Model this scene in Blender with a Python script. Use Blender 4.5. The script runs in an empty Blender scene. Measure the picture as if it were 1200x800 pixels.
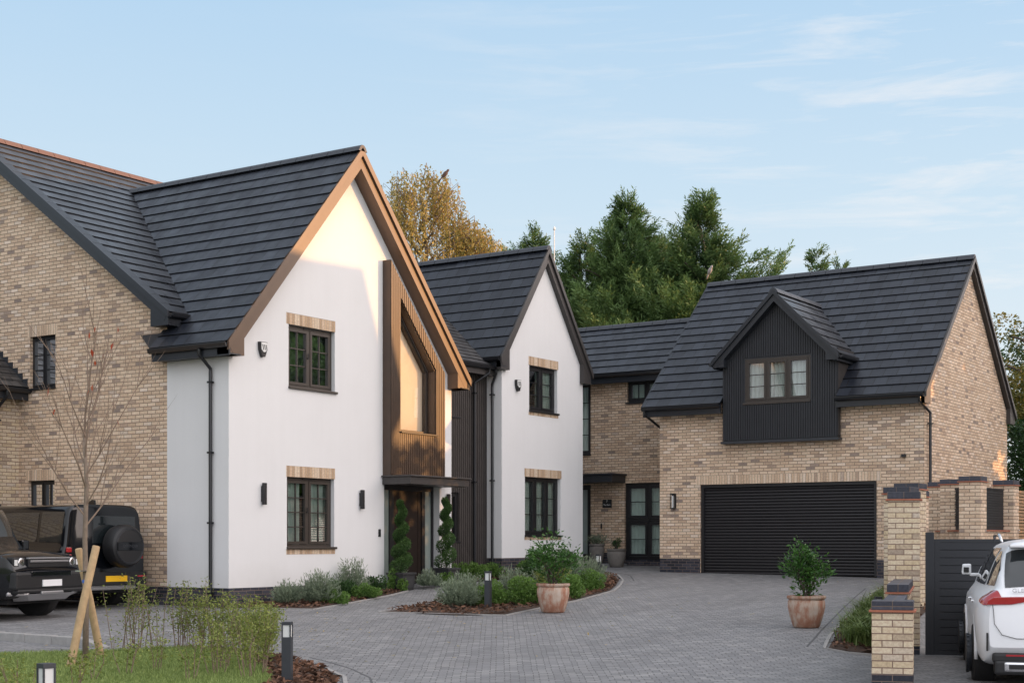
import bpy, bmesh, math, random
import numpy as np
from mathutils import Vector, Matrix
from mathutils.geometry import tessellate_polygon
random.seed(7); RNG = np.random.default_rng(7)
SC = bpy.context.scene; COL = SC.collection
R = math.radians
EYE = 1.6; YAW = math.atan(1143/1730)

# ------------------------------------------------------------------ ground height
def ground_z(x, y):
    x = min(max(x, -60), 46); y = min(max(y, -60), 60)
    z = .0362*(x-15.6)+.0138*(y-5.4)
    z = math.log1p(math.exp(min(z*14, 60)))/14-.02
    k = min(1, max(0, (8.6-y)/1.6)); k = k*k*(3-2*k)
    z *= 1-k*min(1, max(0, (26-x)/3))
    if x > 14.39:                                   # raised parking pad behind the kerb
        a = max(0, 1-(x-14.39)/5)*min(1, max(0, (y-16.6)/.5))
        z += .11*a
    return z

# ------------------------------------------------------------------ materials
class N:
    def __init__(s, name):
        s.m = bpy.data.materials.new(name); s.m.use_nodes = True
        s.t = s.m.node_tree; s.n = s.t.nodes; s.l = s.t.links
        s.n.clear(); s.out = s.n.new('ShaderNodeOutputMaterial')
        s.b = s.n.new('ShaderNodeBsdfPrincipled'); s.l.new(s.b.outputs[0], s.out.inputs[0])
    def new(s, t, **k):
        n = s.n.new('ShaderNode'+t)
        for a, v in k.items():
            if a in n.inputs.keys(): n.inputs[a].default_value = v
            else: setattr(n, a, v)
        return n
    def link(s, a, b): s.l.new(a, b)
    def noise(s, scale, detail=3, rough=.5, vec=None, dim=None):
        n = s.n.new('ShaderNodeTexNoise'); n.inputs['Scale'].default_value = scale
        n.inputs['Detail'].default_value = detail; n.inputs['Roughness'].default_value = rough
        if vec is not None: s.link(vec, n.inputs['Vector'])
        return n.outputs['Fac']
    def ramp(s, fac, stops, interp='LINEAR'):
        n = s.n.new('ShaderNodeValToRGB'); n.color_ramp.interpolation = interp
        e = n.color_ramp.elements
        while len(e) < len(stops): e.new(.5)
        for i, (p, c) in enumerate(stops):
            e[i].position = p; e[i].color = (*c, 1) if len(c) == 3 else c
        s.link(fac, n.inputs[0]); return n.outputs[0]
    def mix(s, fac, a, b, mode='MIX'):
        n = s.n.new('ShaderNodeMix'); n.data_type = 'RGBA'; n.blend_type = mode
        for i, v in ((0, fac), (6, a), (7, b)):
            if hasattr(v, 'is_linked') or hasattr(v, 'links'): s.link(v, n.inputs[i])
            else: n.inputs[i].default_value = v if i == 0 else (*v, 1) if len(v) == 3 else v
        return n.outputs[2]
    def math(s, op, a, b=0.):
        n = s.n.new('ShaderNodeMath'); n.operation = op
        for i, v in enumerate((a, b)):
            if hasattr(v, 'links'): s.link(v, n.inputs[i])
            else: n.inputs[i].default_value = v
        return n.outputs[0]
    def bump(s, h, strength=.3, dist=.01):
        n = s.n.new('ShaderNodeBump'); n.inputs['Strength'].default_value = strength
        n.inputs['Distance'].default_value = dist; s.link(h, n.inputs['Height'])
        s.link(n.outputs[0], s.b.inputs['Normal']); return n
    def base(s, c, rough=.6, metal=0, spec=.5):
        if hasattr(c, 'links'): s.link(c, s.b.inputs['Base Color'])
        else: s.b.inputs['Base Color'].default_value = (*c, 1)
        s.b.inputs['Roughness'].default_value = rough; s.b.inputs['Metallic'].default_value = metal
        s.b.inputs['Specular IOR Level'].default_value = spec
        return s.m
    def uv(s): return s.new('TexCoord').outputs['UV']
    def obj(s): return s.new('TexCoord').outputs['Object']

def brick_mat(name, stops, mortar, w=.225, h=.075, off=.5, msize=.006, rough=.85, dirt=.25, bstr=.6):
    n = N(name); uv = n.uv()
    wob = n.new('VectorMath', operation='MULTIPLY_ADD')
    nz = n.new('TexNoise', Scale=3.0); n.link(uv, nz.inputs['Vector'])
    n.link(nz.outputs['Color'], wob.inputs[0]); wob.inputs[1].default_value = (.006, .006, 0); n.link(uv, wob.inputs[2])
    b = n.new('TexBrick', offset=off); n.link(wob.outputs[0], b.inputs['Vector'])
    b.inputs['Scale'].default_value = 1; b.inputs['Brick Width'].default_value = w; b.inputs['Row Height'].default_value = h
    b.inputs['Mortar Size'].default_value = msize; b.inputs['Mortar Smooth'].default_value = .25
    b.inputs['Color1'].default_value = (0, 0, 0, 1); b.inputs['Color2'].default_value = (1, 1, 1, 1); b.inputs['Mortar'].default_value = (.5, .5, .5, 1)
    col = n.ramp(b.outputs['Color'], stops)
    n1 = n.noise(28, 4, .65, uv)
    col = n.mix(.55, col, n.ramp(n1, [(.25, (.25, .25, .25)), (.75, (.85, .85, .85))]), 'OVERLAY')
    big = n.noise(.6, 3, .6, uv)
    mcol = n.mix(n.noise(5, 2, .5, uv), tuple(q*.8 for q in mortar), mortar)
    col = n.mix(b.outputs['Fac'], col, mcol)
    col = n.mix(dirt, col, n.ramp(big, [(.3, (.55, .52, .5)), (.7, (1, 1, 1))]), 'MULTIPLY')
    n.base(col, rough, 0, .25)
    hgt = n.math('SUBTRACT', n.math('MULTIPLY', n1, .35), b.outputs['Fac'])
    n.bump(hgt, bstr, .008)
    return n.m

def plain(name, col, rough=.5, metal=0, spec=.5, nscale=20, var=.12, bump=0, coat=0):
    n = N(name); o = n.obj()
    c = n.mix(n.noise(nscale, 4, .6, o), tuple(q*(1-var) for q in col), tuple(min(1, q*(1+var)) for q in col))
    n.base(c, rough, metal, spec)
    if bump: n.bump(n.noise(nscale*4, 3, .6, o), bump, .004)
    if coat: n.b.inputs['Coat Weight'].default_value = coat; n.b.inputs['Coat Roughness'].default_value = .03
    return n.m

M = {}
buff = [(0, (.26, .205, .175)), (.03, (.35, .27, .22)), (.07, (.54, .385, .27)), (.35, (.66, .48, .34)), (.6, (.77, .585, .43)), (.85, (.60, .44, .315)), (.95, (.80, .645, .51)), (1, (.48, .375, .30))]
M['buff'] = brick_mat('buff_brick', buff, (.30, .225, .17), msize=.0085)
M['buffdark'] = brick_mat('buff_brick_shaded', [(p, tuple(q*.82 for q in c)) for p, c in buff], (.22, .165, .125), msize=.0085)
M['yellow'] = brick_mat('yellow_brick', [(0, (.34, .27, .21)), (.12, (.55, .43, .28)), (.5, (.63, .51, .37)), (.8, (.57, .46, .34)), (1, (.50, .42, .34))], (.25, .17, .13), msize=.007)
M['soldier'] = brick_mat('soldier_brick', [(0, (.32, .22, .15)), (.3, (.48, .34, .22)), (.6, (.56, .41, .28)), (1, (.60, .48, .36))], (.40, .34, .29), w=.075, h=.23, off=0, msize=.005)
M['blue'] = brick_mat('blue_brick', [(0, (.022, .024, .032)), (.5, (.035, .038, .05)), (1, (.06, .06, .075))], (.20, .145, .12), rough=.5, dirt=.1)
M['bluecap'] = brick_mat('blue_capping_brick', [(0, (.04, .042, .055)), (.5, (.055, .058, .075)), (1, (.08, .08, .10))], (.16, .12, .10), w=.225, h=.3, off=0, rough=.45, dirt=.1)
M['redtile'] = plain('red_creasing_tile', (.36, .13, .075), .8, nscale=15, var=.3)

def render_mat():
    n = N('white_render'); o = n.obj()
    c = n.mix(n.noise(.8, 4, .6, o), (.69, .685, .68), (.755, .75, .75))
    c = n.mix(.35, c, n.ramp(n.noise(60, 3, .6, o), [(.3, (.86, .86, .86)), (.7, (1, 1, 1))]), 'MULTIPLY')
    mp = n.new('Mapping'); n.link(o, mp.inputs['Vector']); mp.inputs['Scale'].default_value = (5, 5, .35)
    c = n.mix(.05, c, n.ramp(n.noise(1, 3, .6, mp.outputs[0]), [(.35, (.7, .69, .67)), (.6, (1, 1, 1))]), 'MULTIPLY')
    pos = n.new('NewGeometry').outputs['Position']; sp = n.new('SeparateXYZ'); n.link(pos, sp.inputs[0])
    zz = n.math('ADD', sp.outputs['Z'], n.math('MULTIPLY', n.noise(3, 4, .6, o), -.55))
    c = n.mix(.14, c, n.ramp(zz, [(.45, (.55, .50, .44)), (.95, (1, 1, 1))]), 'MULTIPLY')
    n.base(c, .9, 0, .2); n.bump(n.math('ADD', n.noise(150, 3, .7, o), n.math('MULTIPLY', n.noise(2.2, 2, .5, o), 2.5)), .3, .004); return n.m
M['render'] = render_mat()

def tile_mat(name, c1, c2, w=.33, h=.34, rough=.38, off=.5):
    n = N(name); uv = n.uv()
    b = n.new('TexBrick', offset=off); n.link(uv, b.inputs['Vector'])
    b.inputs['Scale'].default_value = 1; b.inputs['Brick Width'].default_value = w; b.inputs['Row Height'].default_value = h
    b.inputs['Mortar Size'].default_value = .011; b.inputs['Mortar Smooth'].default_value = .2
    b.inputs['Color1'].default_value = (0, 0, 0, 1); b.inputs['Color2'].default_value = (1, 1, 1, 1)
    c = n.ramp(b.outputs['Color'], [(0, c1), (.5, tuple((p+q)/2 for p, q in zip(c1, c2))), (1, c2)])
    c = n.mix(b.outputs['Fac'], c, tuple(q*.25 for q in c1))
    c = n.mix(.5, c, n.ramp(n.noise(1.3, 5, .65, uv), [(.3, (.62, .6, .58)), (.65, (1, 1, 1))]), 'MULTIPLY')
    c = n.mix(.3, c, n.ramp(n.noise(45, 3, .6, uv), [(.3, (.6, .6, .6)), (.7, (1, 1, 1))]), 'MULTIPLY')
    n.base(c, rough, 0, .5)
    rr = n.ramp(n.noise(2.5, 4, .6, uv), [(.3, (rough-.1,)*3), (.7, (rough+.15,)*3)]); n.link(rr, n.b.inputs['Roughness'])
    h = n.math('SUBTRACT', n.math('ADD', n.math('MULTIPLY', b.outputs['Color'], .25), n.math('MULTIPLY', n.noise(60, 2, .5, uv), .2)), b.outputs['Fac'])
    n.bump(h, .5, .008); return n.m
M['tile'] = tile_mat('dark_roof_tile', (.012, .0145, .022), (.030, .036, .050))
M['buff_soldier'] = brick_mat('buff_soldier', buff, (.32, .26, .2), w=.075, h=.24, off=0)
M['tile_sheen'] = tile_mat('dark_roof_tile_with_sheen', (.014, .016, .022), (.036, .040, .050), rough=.33); M['tile_sheen'].node_tree.nodes['Principled BSDF'].inputs['Specular IOR Level'].default_value = .75
M['ridge_red'] = plain('weathered_red_ridge', (.15, .08, .055), .55, nscale=10, var=.3)  # orange of the low sun put into the wing ridge colour
M['slate'] = tile_mat('weathered_slate', (.035, .034, .036), (.085, .08, .078), w=.25, h=.2, rough=.5)
M['ridge'] = plain('ridge_tile_concrete', (.042, .046, .055), .5, nscale=10, var=.3)
M['orange_tile'] = tile_mat('orange_clay_tile', (.28, .10, .05), (.42, .17, .08), w=.2, h=.25, rough=.7)
M['fascia'] = plain('black_fascia', (.018, .021, .027), .38, nscale=6, var=.2)
M['bronze'] = plain('bronze_bargeboard', (.105, .060, .034), .42, spec=.6, nscale=5, var=.25, bump=.1)
M['greyboard'] = plain('grey_bargeboard', (.042, .038, .037), .45, nscale=5, var=.25, bump=.1)
M['frame_brown'] = plain('brown_window_frame', (.045, .036, .030), .4, nscale=8, var=.2)
M['frame_black'] = plain('black_window_frame', (.014, .014, .016), .4, nscale=8, var=.2)
M['pipe'] = plain('black_pipe', (.012, .013, .016), .3, nscale=8, var=.2)
M['clad_brown'] = plain('brown_slatted_cladding', (.056, .033, .021), .40, spec=.6, nscale=4, var=.35, bump=.15)
M['clad_grey'] = plain('grey_brown_cladding', (.048, .041, .038), .55, nscale=4, var=.35, bump=.15)
M['clad_black'] = plain('black_cladding', (.020, .022, .027), .5, nscale=4, var=.3, bump=.1)
M['roller'] = plain('black_roller_door', (.014, .013, .015), .42, nscale=3, var=.2)
M['gatem'] = plain('black_gate_board', (.012, .014, .019), .5, nscale=3, var=.2)
M['door'] = plain('dark_brown_door', (.024, .016, .013), .45, spec=.25, nscale=6, var=.3)
M['anthra'] = plain('anthracite_metal', (.04, .044, .052), .45, metal=.3, nscale=10, var=.2)
M['chrome'] = plain('chrome', (.7, .7, .72), .15, metal=1, var=.05)
M['lens'] = plain('frosted_lens', (.62, .63, .62), .25, var=.1)
M['curtain'] = plain('sheer_curtain', (.62, .68, .64), .9, nscale=3, var=.15)
M['curtain_w'] = plain('white_blind', (.62, .62, .60), .9, nscale=3, var=.12)
M['cream_blind'] = plain('cream_blind', (.86, .80, .70), .9, nscale=2, var=.06)  # cream tone standing for bright sky mirrored in the tall window
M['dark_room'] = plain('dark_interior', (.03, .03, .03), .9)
M['whiteplastic'] = plain('white_plastic', (.72, .72, .70), .4, var=.06)
M['timber'] = plain('peeled_timber_stake', (.42, .29, .16), .8, nscale=12, var=.35, bump=.4)
M['fence_timber'] = plain('cedar_fence_slat', (.36, .22, .12), .7, nscale=9, var=.35, bump=.3)
M['bark'] = plain('grey_brown_bark', (.19, .145, .11), .9, nscale=18, var=.5, bump=.6)
M['twig'] = plain('reddish_twig', (.21, .15, .11), .85, nscale=15, var=.3)
M['darkbark'] = plain('dark_bark', (.07, .055, .045), .9, nscale=8, var=.4, bump=.6)
M['kerb'] = plain('concrete_kerb', (.30, .29, .28), .85, nscale=9, var=.3, bump=.4)
M['slab'] = plain('grey_paving_slab', (.20, .20, .205), .8, nscale=6, var=.2, bump=.2)
M['soil'] = plain('dark_mulch_soil', (.05, .028, .018), .95, nscale=30, var=.5, bump=.8)
M['rubber'] = plain('tyre_rubber', (.014, .014, .015), .75, nscale=30, var=.3)
M['blackplastic'] = plain('black_bumper_plastic', (.009, .009, .010), .5, nscale=30, var=.2)
M['carblack'] = plain('black_car_paint', (.004, .005, .007), .12, spec=.3, coat=.55, var=.05)
M['carwhite'] = plain('white_car_paint', (.78, .79, .81), .35, spec=.3, coat=.25, var=.02)
M['cargrey'] = plain('silver_bumper_trim', (.42, .42, .43), .35, metal=.8, var=.05)
M['carglass'] = plain('dark_car_glass', (.012, .016, .018), .04, var=.05, coat=1)
M['redlens'] = plain('red_light_lens', (.34, .008, .014), .12, coat=1, var=.1)
M['darkred'] = plain('dark_red_light_lens', (.16, .008, .012), .12, coat=1, var=.1)
M['yellowplate'] = plain('yellow_plate', (.85, .48, .01), .35, var=.03)
M['whiteplate'] = plain('white_plate', (.75, .75, .76), .35, var=.03)
M['blue_tie'] = plain('blue_tape', (.02, .12, .5), .5)
M['darkpot'] = plain('dark_planter', (.028, .028, .030), .6, nscale=12, var=.3, bump=.2)
M['greypot'] = plain('grey_stone_pot', (.17, .155, .14), .8, nscale=10, var=.3, bump=.3)

def terracotta():
    n = N('weathered_terracotta'); o = n.obj()
    mp = n.new('Mapping'); n.link(o, mp.inputs['Vector']); mp.inputs['Scale'].default_value = (1, 1, .45)
    a = n.noise(7, 6, .7, mp.outputs[0])
    c = n.ramp(a, [(.3, (.30, .135, .085)), (.45, (.36, .19, .13)), (.56, (.45, .34, .27)), (.75, (.52, .45, .39))])
    n.base(c, .9, 0, .2); n.bump(n.noise(40, 4, .6, o), .4, .004); return n.m
M['terracotta'] = terracotta()

def glass(name, tint=(.75, .82, .80), refl=.5, boost=.06):
    n = N(name); n.n.remove(n.b)
    tr = n.new('BsdfTransparent'); tr.inputs[0].default_value = (*tint, 1)
    gl = n.new('BsdfGlossy'); gl.inputs['Roughness'].default_value = .015; gl.inputs[0].default_value = (.95, .97, 1, 1)
    fr = n.new('Fresnel'); fr.inputs[0].default_value = 1.55
    f = n.math('ADD', n.math('MULTIPLY', fr.outputs[0], 1.6), boost)
    nz = n.new('Bump'); nz.inputs['Strength'].default_value = .03; nz.inputs['Distance'].default_value = .05
    n.link(n.noise(1.6, 1, .4, n.obj()), nz.inputs['Height']); n.link(nz.outputs[0], gl.inputs['Normal'])
    mx = n.new('MixShader'); n.link(f, mx.inputs[0]); n.link(tr.outputs[0], mx.inputs[1]); n.link(gl.outputs[0], mx.inputs[2])
    n.link(mx.outputs[0], n.out.inputs[0]); return n.m
M['glass'] = glass('window_glass')
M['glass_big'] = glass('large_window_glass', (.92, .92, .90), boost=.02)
M['glass_up'] = glass('upper_window_glass', (.35, .38, .38), boost=.35)
M['frost'] = plain('frosted_sidelight_glass', (.24, .29, .275), .35, nscale=2, var=.2, coat=.3)

def paving():
    n = N('tumbled_block_paving'); uv = n.uv()
    mp = n.new('Mapping'); n.link(uv, mp.inputs['Vector']); mp.inputs['Rotation'].default_value = (0, 0, R(56))
    wob = n.new('VectorMath', operation='MULTIPLY_ADD'); nz = n.new('TexNoise', Scale=1.2)
    n.link(mp.outputs[0], nz.inputs['Vector']); n.link(nz.outputs['Color'], wob.inputs[0]); wob.inputs[1].default_value = (.05, .05, 0); n.link(mp.outputs[0], wob.inputs[2])
    b = n.new('TexBrick', offset=.4); n.link(wob.outputs[0], b.inputs['Vector'])
    b.inputs['Scale'].default_value = 1; b.inputs['Brick Width'].default_value = .17; b.inputs['Row Height'].default_value = .125
    b.inputs['Mortar Size'].default_value = .008; b.inputs['Mortar Smooth'].default_value = .6
    b.inputs['Color1'].default_value = (0, 0, 0, 1); b.inputs['Color2'].default_value = (1, 1, 1, 1)
    c = n.ramp(b.outputs['Color'], [(0, (.205, .205, .21)), (.4, (.24, .238, .242)), (.75, (.27, .268, .270)), (1, (.325, .32, .315))])
    c = n.mix(b.outputs['Fac'], c, (.135, .133, .13))
    c = n.mix(.5, c, n.ramp(n.noise(.45, 5, .6, uv), [(.3, (.74, .74, .75)), (.7, (1, 1, 1))]), 'MULTIPLY')
    c = n.mix(.5, c, n.ramp(n.noise(30, 4, .7, uv), [(.3, (.6, .6, .6)), (.7, (1, 1, 1))]), 'MULTIPLY')
    mp2 = n.new('Mapping'); n.link(uv, mp2.inputs['Vector']); mp2.inputs['Rotation'].default_value = (0, 0, R(-28)); mp2.inputs['Scale'].default_value = (.12, 1.5, 1)
    c = n.mix(.35, c, n.ramp(n.noise(1.1, 4, .6, mp2.outputs[0]), [(.36, (.70, .69, .68)), (.56, (1, 1, 1))]), 'MULTIPLY')
    spots = n.noise(2.2, 2, .5, uv); c = n.mix(n.ramp(spots, [(.70, (0, 0, 0)), (.80, (.45, .45, .45))]), c, (.08, .078, .072))
    n.base(c, .7, 0, .35)
    h = n.math('SUBTRACT', n.math('ADD', n.math('MULTIPLY', b.outputs['Color'], .5), n.math('MULTIPLY', n.noise(22, 4, .6, uv), .8)), n.math('MULTIPLY', b.outputs['Fac'], 1.3))
    n.bump(h, .8, .012); return n.m
M['paving'] = paving()
def grass_ground(name, a, b, sc=6):
    n = N(name); o = n.obj(); n.base(n.mix(n.noise(sc, 5, .7, o), a, b), .95, 0, .1); n.bump(n.noise(90, 3, .7, o), .6, .02); return n.m
M['grassbase'] = grass_ground('turf', (.09, .13, .04), (.17, .22, .075))

def leaf_mat(name, c1, c2, trans=.25, rough=.5):
    n = N(name)
    at = n.new('Attribute', attribute_name='tone')
    c = n.ramp(at.outputs['Fac'], [(0, c1), (1, c2)])
    n.base(c, rough, 0, .3)
    tl = n.new('BsdfTranslucent'); n.link(c, tl.inputs[0])
    mx = n.new('MixShader'); mx.inputs[0].default_value = trans
    n.link(n.b.outputs[0], mx.inputs[1]); n.link(tl.outputs[0], mx.inputs[2]); n.link(mx.outputs[0], n.out.inputs[0]); return n.m
M['leaf_green'] = leaf_mat('fresh_green_leaves', (.045, .10, .022), (.15, .26, .055))
M['leaf_dark'] = leaf_mat('dark_green_leaves', (.015, .040, .014), (.055, .115, .03))
M['leaf_laurel'] = leaf_mat('glossy_laurel_leaves', (.025, .075, .018), (.085, .19, .04), rough=.3)
M['leaf_lav'] = leaf_mat('grey_green_foliage', (.10, .14, .09), (.26, .31, .21))
M['leaf_top'] = leaf_mat('boxwood_leaves', (.022, .06, .015), (.10, .18, .05))
M['leaf_young'] = leaf_mat('yellow_green_leaves', (.10, .14, .03), (.30, .33, .08))
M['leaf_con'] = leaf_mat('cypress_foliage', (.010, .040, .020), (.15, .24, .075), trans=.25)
M['leaf_contip'] = leaf_mat('yellowing_cypress_tips', (.10, .11, .02), (.22, .20, .04), trans=.15)  # yellow of the low sun painted on the spray tips
M['leaf_birch'] = leaf_mat('autumn_birch_leaves', (.16, .16, .045), (.68, .48, .14), trans=.4)
M['leaf_autumn'] = leaf_mat('turning_tree_leaves', (.05, .085, .02), (.24, .20, .05), trans=.3)
M['leaf_red'] = leaf_mat('red_autumn_leaves', (.35, .05, .02), (.5, .10, .03))
M['blade'] = leaf_mat('grass_blades', (.13, .19, .05), (.34, .42, .14))
M['blade2'] = leaf_mat('ornamental_grass_blades', (.10, .16, .04), (.27, .34, .12))
M['chips'] = leaf_mat('bark_chips', (.035, .018, .012), (.20, .105, .065), trans=0, rough=.9)

# ------------------------------------------------------------------ objects
def tag(o, label=None, cat=None, group=None, kind=None):
    if label: o['label'] = label
    if cat: o['category'] = cat
    if group: o['group'] = group
    if kind: o['kind'] = kind
    return o
def thing(name, loc, label, cat, group=None, rz=0):
    o = bpy.data.objects.new(name, None); COL.objects.link(o); o.location = loc; o.rotation_euler = (0, 0, rz)
    o.empty_display_size = .2
    o['org'] = tuple(loc); return tag(o, label, cat, group)
def origin_of(p):
    while p is not None:
        if 'org' in p: return Vector(p['org'])
        p = p.parent
    return Vector((0, 0, 0))
def link_mesh(name, me, mat, parent=None):
    o = bpy.data.objects.new(name, me); COL.objects.link(o)
    if mat is not None: me.materials.append(mat)
    if parent is not None: o.parent = parent
    return o
def box_uv(bm, off=(0, 0, 0)):
    uvl = bm.loops.layers.uv.verify()
    for f in bm.faces:
        n = f.normal; ax = max(range(3), key=lambda i: abs(n[i]))
        for l in f.loops:
            c = l.vert.co
            if ax == 0: l[uvl].uv = (c.y, c.z)
            elif ax == 1: l[uvl].uv = (c.x, c.z)
            else: l[uvl].uv = (c.x, c.y)
class MB:
    def __init__(s): s.bm = bmesh.new()
    def hexa(s, p):            # 8 points: bottom 4 ccw, top 4
        v = [s.bm.verts.new(q) for q in p]
        for f in ((0, 3, 2, 1), (4, 5, 6, 7), (0, 1, 5, 4), (1, 2, 6, 5), (2, 3, 7, 6), (3, 0, 4, 7)):
            s.bm.faces.new([v[i] for i in f])
        return s
    def box(s, x0, x1, y0, y1, z0, z1):
        if x0 > x1: x0, x1 = x1, x0
        if y0 > y1: y0, y1 = y1, y0
        if z0 > z1: z0, z1 = z1, z0
        return s.hexa([(x0, y0, z0), (x1, y0, z0), (x1, y1, z0), (x0, y1, z0), (x0, y0, z1), (x1, y0, z1), (x1, y1, z1), (x0, y1, z1)])
    def prism(s, poly, vec):   # closed extrusion of a planar polygon
        vec = Vector(vec); a = [s.bm.verts.new(q) for q in poly]; b = [s.bm.verts.new(Vector(q)+vec) for q in poly]
        n = len(poly); tris = tessellate_polygon([[Vector(q) for q in poly]])
        for t in tris:
            try: s.bm.faces.new([a[i] for i in t]); s.bm.faces.new([b[i] for i in reversed(t)])
            except ValueError: pass
        for i in range(n): s.bm.faces.new([a[i], a[(i+1) % n], b[(i+1) % n], b[i]])
        return s
    def face(s, pts): s.bm.faces.new([s.bm.verts.new(q) for q in pts]); return s
    def tube(s, pts, r, seg=8, cap=True):
        pts = [Vector(p) for p in pts]; n = len(pts); rs = r if isinstance(r, (list, tuple)) else [r]*n
        rings = []
        for i, p in enumerate(pts):
            d = (pts[min(i+1, n-1)]-pts[max(i-1, 0)])
            d = d.normalized() if d.length > 1e-9 else Vector((0, 0, 1))
            a = d.orthogonal().normalized() if i == 0 else (a-d*a.dot(d)).normalized()
            b = d.cross(a)
            rings.append([s.bm.verts.new(p+(a*math.cos(t)+b*math.sin(t))*rs[i]) for t in [2*math.pi*k/seg for k in range(seg)]])
        for i in range(n-1):
            for k in range(seg):
                s.bm.faces.new([rings[i][k], rings[i][(k+1) % seg], rings[i+1][(k+1) % seg], rings[i+1][k]])
        if cap: s.bm.faces.new(rings[0][::-1]); s.bm.faces.new(rings[-1])
        return s
    def lathe(s, prof, c=(0, 0, 0), seg=28, axis='z'):
        rings = []
        for r, h in prof:
            ring = []
            for k in range(seg):
                t = 2*math.pi*k/seg; u, w = r*math.cos(t), r*math.sin(t)
                p = (u, w, h) if axis == 'z' else (h, u, w) if axis == 'x' else (u, h, w)
                ring.append(s.bm.verts.new((c[0]+p[0], c[1]+p[1], c[2]+p[2])))
            rings.append(ring)
        for i in range(len(rings)-1):
            for k in range(seg): s.bm.faces.new([rings[i][k], rings[i][(k+1) % seg], rings[i+1][(k+1) % seg], rings[i+1][k]])
        s.bm.faces.new(rings[0][::-1]); s.bm.faces.new(rings[-1]); return s
    def build(s, name, mat, parent=None, world=True, bevel=0, smooth=False, uv=True, fix=True, angle=None):
        if fix: bmesh.ops.recalc_face_normals(s.bm, faces=s.bm.faces)
        s.bm.normal_update()
        if bevel: bmesh.ops.bevel(s.bm, geom=[e for e in s.bm.edges if len(e.link_faces) == 2 and e.calc_face_angle(0) > .5], offset=bevel, segments=2, affect='EDGES', profile=.6, clamp_overlap=True)
        if uv: s.bm.normal_update(); box_uv(s.bm)
        if world and parent is not None:
            bmesh.ops.translate(s.bm, verts=s.bm.verts, vec=-origin_of(parent))
        me = bpy.data.meshes.new(name); s.bm.to_mesh(me); s.bm.free()
        if smooth:
            me.shade_smooth()
            if angle: me.set_sharp_from_angle(angle=R(angle))
        return link_mesh(name, me, M[mat] if isinstance(mat, str) else mat, parent)

def raw_mesh(name, verts, faces, mat, parent=None, tone=None, smooth=False):
    """verts (N,3), faces (F,k) numpy arrays"""
    me = bpy.data.meshes.new(name); nv = len(verts); nf, k = faces.shape
    me.vertices.add(nv); me.vertices.foreach_set('co', np.asarray(verts, dtype=np.float32).ravel())
    me.loops.add(nf*k); me.loops.foreach_set('vertex_index', faces.astype(np.int32).ravel())
    me.polygons.add(nf); me.polygons.foreach_set('loop_start', np.arange(0, nf*k, k, dtype=np.int32))
    me.update(calc_edges=True)
    if tone is not None:
        at = me.attributes.new('tone', 'FLOAT', 'FACE'); at.data.foreach_set('value', np.asarray(tone, dtype=np.float32))
    if smooth: me.shade_smooth()
    return link_mesh(name, me, M[mat] if isinstance(mat, str) else mat, parent)

# ------------------------------------------------------------------ leaves
def unit(v): return v/np.maximum(np.linalg.norm(v, axis=-1, keepdims=True), 1e-9)
def leaves(c, L, W, rng, dirs=None, spread=1.0, jit=.35):
    """diamond leaves at points c; returns verts, faces"""
    n = len(c); d = rng.normal(size=(n, 3)) if dirs is None else dirs+spread*rng.normal(size=(n, 3))*.5
    d = unit(d); up = unit(rng.normal(size=(n, 3))); s = unit(np.cross(d, up)); nn = np.cross(s, d)
    l = (L*(1+jit*rng.uniform(-1, 1, n)))[:, None]; w = (W*(1+jit*rng.uniform(-1, 1, n)))[:, None]
    v = np.stack([c, c+d*l*.5+s*w*.5+nn*w*.12, c+d*l, c+d*l*.5-s*w*.5+nn*w*.12], 1).reshape(-1, 3)
    f = np.arange(n*4).reshape(n, 4); return v, f
def sph(n, rng): return unit(rng.normal(size=(n, 3)))
def merge(parts):
    V, F, T = [], [], []; o = 0
    for v, f, t in parts: V.append(v); F.append(f+o); T.append(t); o += len(v)
    return np.concatenate(V), np.concatenate(F), np.concatenate(T)

# ------------------------------------------------------------------ architecture
class Plane:
    """a wall plane facing -x ('x') or -y ('y'); u runs along it, dep goes inwards"""
    def __init__(s, ax, at): s.ax, s.at = ax, at
    def p(s, u, z, dep=0): return (u, s.at+dep, z) if s.ax == 'y' else (s.at+dep, u, z)
    def box(s, mb, u0, u1, z0, z1, d0, d1):
        a, b = s.p(u0, z0, d0), s.p(u1, z1, d1); mb.box(a[0], b[0], a[1], b[1], a[2], b[2])
def _pb(s, mb, u, k, z0):
    a = [-.062, -.015, .030][k]; q = [(u+a, z0+.235), (u+a+.022, z0+.235), (u+a+.045, z0+.13), (u+a+.027, z0+.13)]
    mb.prism([s.p(x, z, -.089) for x, z in q], Vector(s.p(0, 0, .003))-Vector(s.p(0, 0, 0)))
Plane.prism_bar = _pb
def rect(u0, u1, z0, z1): return [(u0, z0), (u1, z0), (u1, z1), (u0, z1)]
def wall(parent, name, mat, pl, outline, holes=(), reveal=.12, notches=()):
    mb = MB(); loops = [[Vector((u, z, 0)) for u, z in outline]]+[[Vector((u, z, 0)) for u, z in h] for h in holes]
    allp = [q for lp in loops for q in lp]; vs = [mb.bm.verts.new(pl.p(q.x, q.y)) for q in allp]
    for t in tessellate_polygon(loops):
        try: mb.bm.faces.new([vs[i] for i in t])
        except ValueError: pass
    for h in holes:
        for i in range(len(h)):
            a, b = h[i], h[(i+1) % len(h)]
            mb.face([pl.p(*a), pl.p(*b), pl.p(*b, reveal), pl.p(*a, reveal)])
    for u0, u1, z0, z1 in notches:
        for a, b in (((u0, z0), (u0, z1)), ((u0, z1), (u1, z1)), ((u1, z1), (u1, z0))): mb.face([pl.p(*a), pl.p(*b), pl.p(*b, reveal), pl.p(*a, reveal)])
    return mb.build(name, mat, parent, fix=False)
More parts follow.
